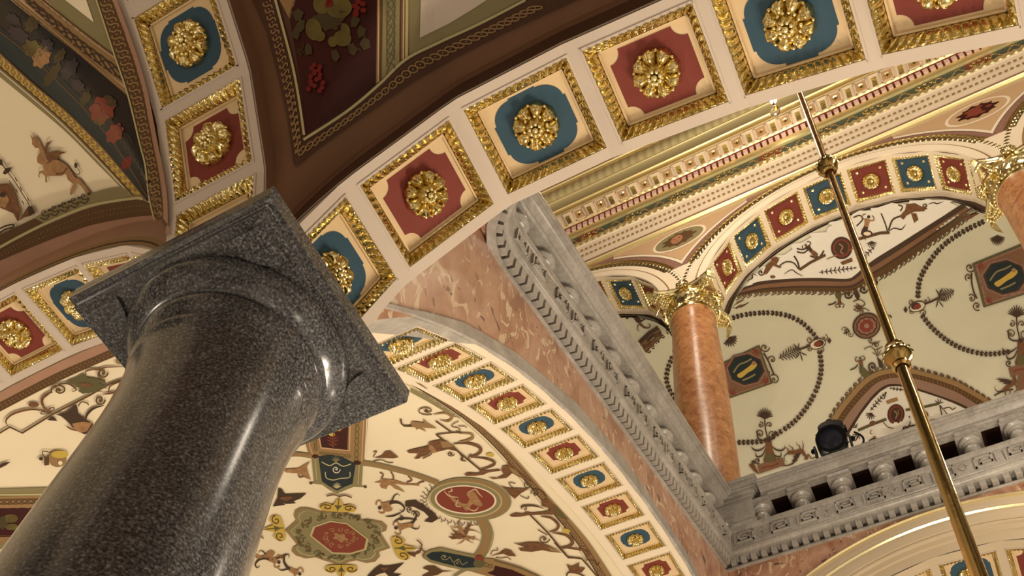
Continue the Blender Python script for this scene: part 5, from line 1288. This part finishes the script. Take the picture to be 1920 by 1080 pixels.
p.fill(K([(510, 575), (600, 560), (650, 520), (690, 480), (710, 500), (720, 560), (790, 620), (860, 660), (820, 740), (780, 760), (700, 720), (640, 660), (600, 620), (560, 590)]), sepd, 3); p.fill(K([(660, 660), (760, 640), (850, 650), (800, 730), (740, 745), (690, 710)]), sepl, 4); p.stroke(K([(610, 680), (660, 710), (740, 730)]), 3.4, sepia, 4, 1)
p.stroke(K([(720, 500), (750, 460), (800, 470), (815, 490)]), 2.2, umber, 3); p.stroke(K([(780, 660), (800, 580), (860, 520), (960, 490)]), 4.8, sepd, 3, 1); p.spiral(920/4.908, 660+440/4.908, 10, 0, 1.4, 3, umber, 3); p.stroke(K([(1000, 370), (1010, 320), (1060, 290), (1120, 270)]), 2.4, umber, 3); p.stroke(K([(940, 390), (1040, 375), (1060, 350)]), 4, sepia, 3, 1)
p.fill(K([(-20, 1050), (30, 1020), (100, 1008), (60, 1040), (0, 1070), (-20, 1075)]), sepd, 3)
p.ell(108, 860, 17, 16, umberl, 3, 0, 24); p.ell(112, 852, 16, 7, ochre, 4); p.fill([(83, 855), (92, 858), (92, 872), (83, 873)], umber, 4); p.ell(77, 860, 4, 3.5, sepd, 4); p.stroke([(83, 858), (79, 848), (84, 846), (93, 848), (96, 845)], 1.8, umber, 4); p.ell(113, 868, 4, 4, vaultw, 5)
p.done(c1)
# ---------------------------------------------------------------- gallery behind the arcade
def fg(x, y):
    zb = 3.74+math.sqrt(max(.0004, .3136-(y-2.69)**2))
    k = round((x-.03)/1.2); dx = x-(.03+1.2*k)
    zl = 3.76+math.sqrt(max(0, .488**2-dx*dx)) if abs(dx) < .488 else 3.76
    d = zb-zl
    return (zb+zl+math.sqrt(d*d+.0003))/2
VG = Surf('vg', fg, -1.75, 1.75, 2.136, 3.225, 3.225)
lunw = mat('lunette_white', (.70, .66, .58), .75)  # whiter than the rest of the vault, filled inside both lunettes
class WallHit:
    """paint that falls on the vault, or on the back wall under it"""
    def at(s, px, py, lift=.004):
        r = ray(px, py); t = 3.215/r.y
        if r.z*t < fg(r.x*t, 3.20): p = r*(t-lift-.004); return (p.x, p.y, p.z)
        return VG.at(px, py, lift)
cg = VG.mesh(.015, galw, 'ceiling', 'pale gallery vault with leaf garlands behind the arcade')
mb = MB(); mb.grid([[(-1.75, 3.225, z), (1.75, 3.225, z)] for z in (1.9, 4.3)], galw); mb.grid([[(-1.75, 3.33, z), (1.75, 3.33, z)] for z in (1.9, 4.3)], galw)
gw = build('wall_gallery', mb, None, False); setp(gw, 'pale back wall of the gallery with a painted lunette', None, None, 'structure')
mb = MB(); mb.box(-1.75, 1.75, 2.105, 3.225, 2.20, 2.30, gray); fl = build('floor_gallery', mb, None, False); setp(fl, 'gallery floor behind the far balustrade', None, None, 'structure')
p = Paint(WallHit()); p.base = .006; p.step = 22
K = lambda ox, oy, s: (lambda pts: [(ox+x/s, oy+y/s) for x, y in pts])
a1 = K(1340, 480, 4.5)
# lunettes towards the arcade: black line, mauve band, dark band with a wave edge
bl_t = a1([(180, 296), (350, 222), (520, 200), (700, 188), (900, 186), (1120, 192), (1180, 165), (1260, 95)])+[(1640, 486), (1680, 461), (1740, 423), (1800, 385), (1818, 372)]
def off(pts, d): return [(x+d*.25, y+d) for x, y in pts]
bl2 = a1([(150, 322), (350, 252), (520, 228), (700, 214), (900, 212), (1120, 216), (1190, 192), (1270, 125)])+[(1646, 494), (1686, 469), (1746, 430), (1806, 392), (1824, 378)]
bl3 = a1([(130, 340), (350, 290), (520, 272), (700, 262), (900, 262), (1120, 262), (1200, 240), (1285, 175)])+[(1652, 504), (1692, 478), (1752, 439), (1812, 398), (1830, 384)]
bl4 = a1([(130, 352), (350, 312), (520, 300), (700, 296), (900, 300), (1120, 296), (1215, 270), (1300, 205)])+[(1660, 514), (1700, 487), (1758, 447), (1818, 404), (1836, 390)]
p.fill([(1376, 544), (1392, 524), (1415, 501), (1441, 480), (1471, 459), (1505, 438), (1540, 419), (1590, 394), (1640, 377), (1690, 368), (1740, 365), (1790, 368), (1815, 374), (1740, 424), (1680, 462), (1640, 487), (1620, 502), (1602, 518), (1589, 524), (1540, 523), (1495, 524), (1418, 531)], lunw, 0)
p.fill([(1574, 850), (1593, 812), (1615, 776), (1635, 750), (1651, 734), (1666, 725), (1682, 724), (1706, 728), (1735, 737), (1765, 747), (1788, 756), (1805, 764), (1830, 775), (1700, 830), (1600, 860)], lunw, 0)
p.band(bl_t, bl2, sepd, 1, 60); p.band(bl2, bl3, brown1, 1, 60); p.band(bl3, bl4, umber, 1, 60)
p.guilloche(off(bl4, -1), off(bl4, 7), 11, umber, 2, 'wave', 1.7)
p.band(off(bl3, -2), off(bl3, 1), sepd, 2, 60)
# dark edge line behind the coffered arch
p.stroke([(1376, 544), (1392, 524), (1415, 501), (1441, 480), (1471, 459), (1505, 438), (1540, 419), (1590, 394), (1640, 377), (1690, 368), (1740, 365), (1790, 368), (1822, 378)], 6.5, sepd, 1)
p.stroke([(1098+80, 578), (1200, 577), (1225, 580), (1240, 584)], 4.5, sepd, 1)
# neighbouring bay, seen left of the column
p.fill([(1196, 640), (1215, 622), (1250, 600), (1254, 612), (1225, 632), (1206, 650)], sepd, 1); p.fill([(1200, 646), (1222, 626), (1252, 606), (1254, 622), (1228, 640), (1210, 658)], brown1, 2); p.fill([(1206, 654), (1228, 634), (1254, 615), (1254, 624), (1230, 642), (1211, 662)], umber, 3)
for q in range(5): p.spiral(1216+q*9, 658-q*8.5, 4.5, q, 1, 1.8, sepd, 3)
p.figure(1198, 603, 34, -1.9, sepd, sepia, 2, 1); p.stroke([(1174, 598), (1186, 592), (1196, 604), (1212, 596)], 3, sepd, 2); p.spray(1210, 598, 1232, 594, 5, sepd, 4)
# figures in the near lunette
for pts in ([(1370, 533)], ): pass
p.stroke([(1400, 527), (1411, 521), (1410, 513), (1420, 517)], 2.6, sepd, 2, 1); p.spiral(1427, 511, 6, 0, 1.2, 2.2, sepd, 2); p.fill([(1430, 515), (1437, 497), (1447, 489), (1446, 484), (1456, 481), (1461, 487), (1456, 496), (1466, 500), (1462, 503), (1450, 498), (1444, 506), (1438, 514)], sepia, 2); p.stroke([(1462, 498), (1474, 491), (1488, 493), (1497, 504)], 2.4, sepd, 2); p.ell(1449, 519, 5, 3, sepia, 2)
p.stroke([(1499, 506), (1520, 492), (1548, 478)], 5, umber, 2, False, 0); p.stroke([(1489, 480), (1496, 492), (1499, 506)], 3, sepd, 2); p.stroke([(1470, 514), (1484, 506), (1494, 512), (1506, 518)], 2, sepd, 2, 1)
p.figure(1521, 470, 34, -2.3, sepd, sepia, 2, -1, False); p.stroke([(1494, 466), (1506, 468), (1513, 462)], 2.6, sepd, 2); p.stroke([(1494, 472), (1507, 474), (1517, 466)], 2.6, sepd, 2); p.stroke([(1519, 480), (1535, 483), (1545, 470)], 3, sepd, 2)
p.ell(1578, 465, 20, 21, sepd, 2); p.ell(1578, 465, 16, 17, brick, 3); p.ell(1578, 465, 12.5, 13.5, sepd, 4); p.stroke([(1573, 457), (1580, 463), (1576, 472), (1582, 476)], 2.5, sepl, 5)
p.stroke([(1550, 486), (1600, 466)], 2, umberl, 2, False, 0); p.stroke([(1597, 452), (1650, 437), (1668, 436)], 5.5, umber, 2, False, 0); p.figure(1624, 424, 42, -1.35, sepl, sepd, 2, 1, False); p.ell(1626, 438, 10, 6, sepd, 2); p.ell(1626, 438, 7, 3.6, vaultw, 3)
p.spray(1536, 511, 1606, 502, 7, sepd, 9); p.fill([(1575, 492), (1597, 483), (1599, 490), (1580, 497)], sepia, 2); p.spray(1640, 462, 1612, 490, 6, sepd, 6)
p.stroke([(1652, 400), (1660, 420), (1664, 434)], 2.4, sepd, 2); p.stroke([(1665, 435), (1676, 428), (1690, 430), (1698, 421)], 2.4, sepd, 2, 1); p.stroke([(1600, 408), (1612, 404), (1617, 412), (1606, 424)], 2.4, sepd, 2); p.palmette(1634, 452, 14, 1.5, sepd, 2, 7, 1.8)
p.stroke([(1666, 432), (1674, 412), (1690, 404), (1700, 392)], 3, sepd, 2); p.fill([(1686, 406), (1697, 394), (1699, 383), (1715, 381), (1729, 388), (1739, 386), (1733, 396), (1714, 397), (1700, 404), (1694, 412)], sepia, 2); p.spiral(1735, 386, 6, 1, 1.2, 2, sepd, 2); p.stroke([(1740, 383), (1751, 380), (1757, 382), (1769, 378)], 2.2, sepd, 2, 1); p.fill([(1708, 400), (1718, 400), (1722, 412), (1714, 418)], sepia, 2); p.stroke([(1684, 384), (1692, 388), (1688, 396)], 2.4, sepd, 2)
# garlands
p.garland([(1372, 597), (1400, 590), (1440, 587), (1475, 592), (1503, 605), (1524, 625), (1532, 637)], sepd, 8.2, 8.5, True)
p.garland([(1537, 660), (1540, 690), (1534, 722), (1517, 757), (1490, 790), (1458, 813), (1432, 827), (1382, 830)], sepd, 8.4, 9, True)
p.garland([(1840, 418), (1806, 435), (1770, 460), (1744, 490), (1725, 525), (1721, 560)], sepd, 8.2, 9, True)
p.garland([(1728, 590), (1745, 612), (1775, 638), (1808, 655), (1850, 664), (1892, 660)], sepd, 8.4, 9, False)
p.garland([(1262, 668), (1253, 690), (1250, 712), (1256, 732), (1266, 750)], sepd, 8, 8.5, False)
for x, y, sg in ((1531, 645, 1), (1722, 575, -1)):
    p.ell(x+sg*2, y, 16, 10, umber, 2, -.3); p.ell(x+sg*2, y, 14, 8, galw, 3, -.3); p.ell(x+sg*5, y-1, 9, 6, sepd, 4, -.3); p.ell(x+sg*2, y-0, 7, 5, brick, 5, -.3)
    p.spiral(x-12, y-8, 7, 1, 1, 1.5, umber, 2); p.spiral(x+10, y+12, 7, 3, 1, 1.5, umber, 2); p.spiral(x-14, y+9, 8, 4, 1, 1.5, umber, 2); p.spiral(x+15, y-11, 7, 5, 1, 1.5, umber, 2)
    p.fill([(x+sg*24, y-sg*6-6), (x+sg*24+4, y-sg*6), (x+sg*24, y-sg*6+6), (x+sg*24-4, y-sg*6)], sepd, 2)
p.spray(1460, 672, 1500, 655, 13, sepd, 9); p.stroke([(1500, 655), (1514, 650), (1522, 646)], 3.5, sepd, 2); p.palmette(1498, 655, 14, -2.4, sepd, 2, 3); p.palmette(1500, 660, 18, 1.3, sepd, 2, 3)
p.spray(1790, 545, 1762, 558, 13, sepd, 8); p.stroke([(1762, 558), (1745, 566), (1734, 570)], 3.5, sepd, 2); p.palmette(1760, 555, 16, -1.1, sepd, 2, 3); p.palmette(1758, 562, 18, .9, sepd, 2, 3)
for x, y, r, a in ((1434, 652, 9, 0), (1448, 675, 9, 2), (1440, 700, 7, 1), (1452, 712, 10, 4), (1819, 502, 10, 0), (1816, 520, 7, 2), (1822, 560, 8, 4), (1832, 574, 9, 1)): p.spiral(x, y, r, a, 1.2, 2, umber, 2)
p.stroke([(1432, 662), (1440, 676), (1446, 690), (1452, 704)], 3, sepd, 2); p.stroke([(1822, 512), (1822, 530), (1826, 548), (1832, 560)], 3, sepd, 2)
# square paintings
for Q, oc in (([(1352, 682), (1424, 647), (1449, 719), (1366, 748)], (1399, 693, 34, 29)), ([(1823, 495), (1935, 450), (1960, 540), (1844, 577)], (1884, 520, 40, 32))):
    cx_, cy_ = sum(x for x, _ in Q)/4, sum(y for _, y in Q)/4
    p.fill(Q, olived, 2); p.fill([(cx_+(x-cx_)*.92, cy_+(y-cy_)*.92) for x, y in Q], mauve, 3); p.fill([(cx_+(x-cx_)*.84, cy_+(y-cy_)*.84) for x, y in Q], brown1, 4)
    for k in range(4):
        x, y = Q[k]; p.palmette(cx_+(x-cx_)*.84, cy_+(y-cy_)*.84, 13, math.atan2(cy_-y, cx_-x), brick, 5, 5, 2)
    x, y, a, b = oc
    for f, m, l in ((1.14, mauve, 5), (1.03, sepd, 6), (.93, teal, 7)): p.fill([(x+a*f*math.cos(k*math.pi/4+.1), y+b*f*math.sin(k*math.pi/4+.1)) for k in range(8)], m, l)
    p.fill([(x-a*.5, y+b*.35), (x-a*.2, y+b*.1), (x+a*.2, y-b*.25), (x+a*.45, y-b*.5), (x+a*.6, y-b*.3), (x+a*.4, y), (x+a*.1, y+b*.2), (x-a*.3, y+b*.55)], ochre, 8, 3); p.stroke([(x-a*.7, y+b*.2), (x-a*.4, y-b*.3), (x, y-b*.5), (x+a*.3, y-b*.7)], 3, olive, 8); p.stroke([(x-a*.2, y+b*.7), (x+a*.2, y+b*.5), (x+a*.5, y+b*.3)], 3.4, olive, 8); p.ell(x+a*.42, y-b*.42, 4, 4, sepl, 9)
# rosette at the crown
p.ell(1625, 611, 27, 24, sepd, 2, -.4, 36); p.ell(1625, 611, 24, 21.5, brown1, 3, -.4, 36); p.ell(1625, 611, 20, 17.5, sepd, 4, -.4, 36, .05, 10); p.ell(1625, 611, 17.5, 15, mauve, 5, -.4, 36, .06, 10); p.ell(1625, 611, 13, 11.5, brick, 6, -.4, 30, .08, 8); p.ell(1625, 611, 5, 4.4, mauveb, 7)
for a in range(4):
    q = a*math.pi/2-.35; x, y = 1625+38*math.cos(q), 611+33*math.sin(q); p.spiral(x-5, y-4, 6, q, 1, 1.4, umber, 2); p.spiral(x+5, y+5, 6, q+3, 1, 1.4, umber, 2); p.palmette(x, y, 9, q, sepd, 2, 3, 1.8)
p.stroke([(1583, 625), (1592, 622), (1588, 616)], 2.4, sepd, 2); p.stroke([(1660, 596), (1668, 592), (1672, 596)], 2.4, sepd, 2)
# figures hanging and standing at the two lunette points
p.figure(1574, 562, 30, 1.5, sepia, green, 2, 1, False); p.fill([(1566, 548), (1578, 548), (1577, 562), (1568, 560)], olived, 3); p.stroke([(1553, 572), (1562, 570), (1568, 566)], 2.2, sepd, 2)
for x, y, r in ((1590, 553, 8), (1619, 543, 8), (1636, 528, 7)): p.spiral(x, y, r, 0, 1.2, 3, sepd, 2)
p.fill([(1599, 543), (1606, 540), (1613, 556), (1608, 564), (1603, 556)], sepd, 2); p.stroke([(1600, 566), (1612, 562), (1622, 570), (1612, 578)], 1.8, umber, 2); p.palmette(1612, 572, 16, 1.9, umber, 2, 5, 1.5); p.stroke([(1600, 580), (1608, 584), (1618, 578), (1630, 583)], 1.6, umber, 2); p.fill([(1636, 520), (1647, 528), (1642, 545), (1636, 538)], sepd, 2)
p.figure(1615, 686, 34, -1.75, sepia, green, 2, 1, False); p.fill([(1610, 690), (1621, 690), (1634, 703), (1621, 709), (1614, 700)], olived, 3); p.stroke([(1594, 694), (1603, 690), (1609, 684)], 2.2, sepd, 2); p.stroke([(1624, 702), (1632, 700), (1638, 696)], 2.4, sepd, 2)
for x, y, r in ((1636, 687, 8), (1660, 680, 8)): p.spiral(x, y, r, 2, 1.3, 3, sepd, 2)
p.fill([(1644, 668), (1649, 690), (1656, 688), (1652, 676)], sepd, 2); p.palmette(1645, 668, 16, -1.5, umber, 2, 5, 1.5); p.stroke([(1620, 655), (1632, 650), (1642, 656), (1655, 650)], 1.6, umber, 2); p.stroke([(1630, 640), (1640, 645), (1650, 640)], 1.6, umber, 2)
# back lunette: outer wave edge, dark band, guilloche, mauve reveal, black line
w0 = [(1556, 790), (1572, 765), (1592, 741), (1612, 719), (1632, 703), (1655, 694), (1680, 691), (1706, 691), (1735, 698), (1765, 706), (1795, 716), (1828, 734), (1862, 755)]
w1 = [(1564, 797), (1580, 771), (1600, 746), (1620, 724), (1640, 709), (1660, 702), (1680, 700), (1706, 700), (1735, 706), (1765, 715), (1795, 726), (1828, 744), (1856, 760)]
w2 = [(1570, 808), (1586, 782), (1606, 756), (1626, 734), (1644, 718), (1664, 710), (1682, 708), (1706, 708), (1735, 715), (1765, 724), (1795, 736), (1820, 751), (1840, 764)]
w3 = [(1572, 838), (1590, 806), (1612, 772), (1632, 746), (1648, 730), (1664, 721), (1682, 720), (1706, 724), (1735, 733), (1765, 743), (1790, 752), (1808, 760), (1822, 768)]
w4 = [(1574, 850), (1593, 812), (1615, 776), (1635, 750), (1651, 734), (1666, 725), (1682, 724), (1706, 728), (1735, 737), (1765, 747), (1788, 756), (1805, 764), (1816, 770)]
p.band(w0, w1, umberl, 3, 50); p.band(w1, w2, umber, 3, 50); p.guilloche(w1, w2, 7, umberl, 4, 'dot', 1.0); p.band(w2, w3, mauveb, 3, 50); p.band(w3, w4, sepd, 3, 50)
p.guilloche([(x-4, y-7) for x, y in w0], [(x, y+1) for x, y in w0], 12.5, umber, 2, 'wave', 1.9)
p.ell(1680, 777, 16, 19, sepd, 4, .1); p.ell(1680, 777, 13.5, 16.5, brick, 5, .1); p.ell(1680, 777, 10, 13, sepd, 6, .1); p.stroke([(1676, 770), (1682, 776), (1679, 785)], 2.6, sepl, 7); p.stroke([(1684, 768), (1685, 778)], 1.6, olive, 7)
p.stroke([(1609, 807), (1635, 796), (1662, 786)], 5, olived, 4, False, 0); p.stroke([(1698, 769), (1730, 764), (1760, 757)], 4.6, olived, 4, False, 0)
p.ell(1636, 794, 6, 4.5, sepia, 5, -.4); p.figure(1640, 822, 30, -1.6, sepl, sepia, 4, 1, False); p.stroke([(1650, 826), (1664, 824), (1676, 816)], 2.6, sepd, 4, 1); p.stroke([(1625, 832), (1633, 824), (1640, 822)], 2.4, sepd, 4)
p.palmette(1609, 812, 14, 1.8, sepd, 4, 5, 1.8); p.stroke([(1588, 833), (1597, 824), (1604, 826), (1612, 814)], 1.8, umber, 4); p.palmette(1606, 802, 10, -2.2, sepd, 4, 3, 1.8)
p.spray(1632, 770, 1662, 735, 6, sepd, 7, 4); p.palmette(1634, 774, 14, 1.9, sepd, 4, 7, 1.8); p.fill([(1661, 752), (1682, 745), (1684, 751), (1664, 758)], sepl, 4); p.spray(1700, 732, 1668, 728, 4, sepd, 5, 4); p.stroke([(1655, 790), (1664, 800), (1675, 803)], 1.5, umber, 4); p.stroke([(1662, 735), (1658, 748)], 1.6, sepd, 4)
p.stroke([(1705, 780), (1706, 795), (1696, 806), (1704, 812)], 2, sepd, 4); p.spiral(1698, 803, 7, 0, 1.2, 2, sepd, 4); p.fill([(1734, 768), (1741, 776), (1738, 788), (1731, 780)], sepia, 4); p.stroke([(1740, 790), (1752, 786), (1760, 788)], 2, sepd, 4); p.palmette(1760, 758, 12, -1.4, sepd, 4, 4, 1.6); p.stroke([(1762, 760), (1766, 778)], 2, sepd, 4); p.stroke([(1762, 760), (1776, 776)], 1.6, sepd, 4); p.stroke([(1770, 766), (1780, 764), (1786, 768), (1792, 764)], 1.8, umber, 4)
p.stroke([(1690, 806), (1710, 798), (1722, 798)], 3, sepd, 4, 1); p.fill([(1716, 794), (1724, 790), (1726, 800)], brick, 4)
# candelabra with winged creatures
def candelabra(x, y, k=1, fl=1):
    T = lambda pts: [(x+fl*a*k, y+b*k) for a, b in pts]
    p.palmette(*T([(0, -66)])[0], 22*k, -1.55, sepd, 2, 11, 2.4); p.stroke(T([(0, -66), (1, -50), (4, -36), (6, -24)]), 2.4, sepd, 2)
    for a, b, r in ((-8, -55, 6), (9, -55, 6), (-9, -38, 8), (14, -38, 8)): q = T([(a, b)])[0]; p.spiral(q[0], q[1], r*k, a, 1.1, 2, umber, 2)
    p.stroke(T([(-14, -44), (-12, -30), (2, -26), (16, -30), (20, -44)]), 2.8, sepd, 2)
    p.fill(T([(2, -26), (12, -26), (14, -14), (19, 2), (22, 14), (-2, 14), (0, 2), (2, -12)]), sepia, 3, 3); p.fill(T([(4, -2), (14, -2), (20, 14), (0, 14)]), olived, 4); p.ell(*T([(7, -27)])[0], 4.5*k, 4*k, sepd, 4)
    for s_ in (-1, 1):
        p.stroke(T([(7+s_*5, -16), (7+s_*16, -8), (7+s_*26, -8), (7+s_*32, -14)]), 3.4*k, sepd, 3, 1); p.stroke(T([(7+s_*5, -12), (7+s_*12, 2), (7+s_*22, 4), (7+s_*24, -4)]), 3*k, sepd, 3, 1); q = T([(7+s_*20, 12)])[0]; p.spiral(q[0], q[1], 6*k, 1, 1.2, 2.2, sepd, 3)
    p.fill(T([(-14, 20), (34, 6), (38, 20), (-10, 36)]), brown1, 3); p.stroke(T([(-6, 26), (6, 22), (14, 22), (26, 16)]), 2.4, brick, 4)
candelabra(1434, 852)
p.griffin(1493, 848, 44, -.25, sepia, sepd, 3, 1); p.stroke([(1466, 873), (1480, 872), (1495, 862)], 2.2, sepd, 3); p.stroke([(1508, 862), (1515, 852), (1522, 860), (1530, 856)], 1.8, umber, 3); p.fill([(1404, 872), (1412, 866), (1418, 878), (1424, 890), (1414, 884)], sepia, 3); p.fill([(1408, 866), (1414, 862), (1417, 870)], sepd, 3)
candelabra(1906, 668, 1.1); p.griffin(1893, 722, 48, -.55, sepia, sepd, 3, -1); p.stroke([(1864, 742), (1880, 734), (1900, 730)], 2.6, sepd, 3); p.fill([(1910, 700), (1925, 700), (1925, 735), (1906, 732)], brown1, 3); p.spiral(1905, 738, 7, 0, 1.2, 2, umber, 3)
# dark palmettes by the capitals and half-seen figures
p.palmette(1366, 633, 20, 1.0, sepd, 2, 9, 2.6); p.palmette(1870, 442, 20, 1.5, sepd, 2, 11, 2.4); p.fill([(1360, 575), (1378, 572), (1384, 565), (1396, 562), (1390, 572), (1400, 570), (1380, 580), (1366, 586), (1360, 584)], sepia, 2); p.stroke([(1372, 577), (1390, 575), (1404, 567)], 2.6, sepd, 3, 1); p.fill([(1800, 408), (1816, 400), (1824, 392), (1836, 388), (1828, 400), (1840, 398), (1820, 410), (1806, 414)], sepia, 2)
p.stroke([(1790, 414), (1810, 408), (1836, 394)], 2.4, sepd, 3, 1)
o = p.done(cg)
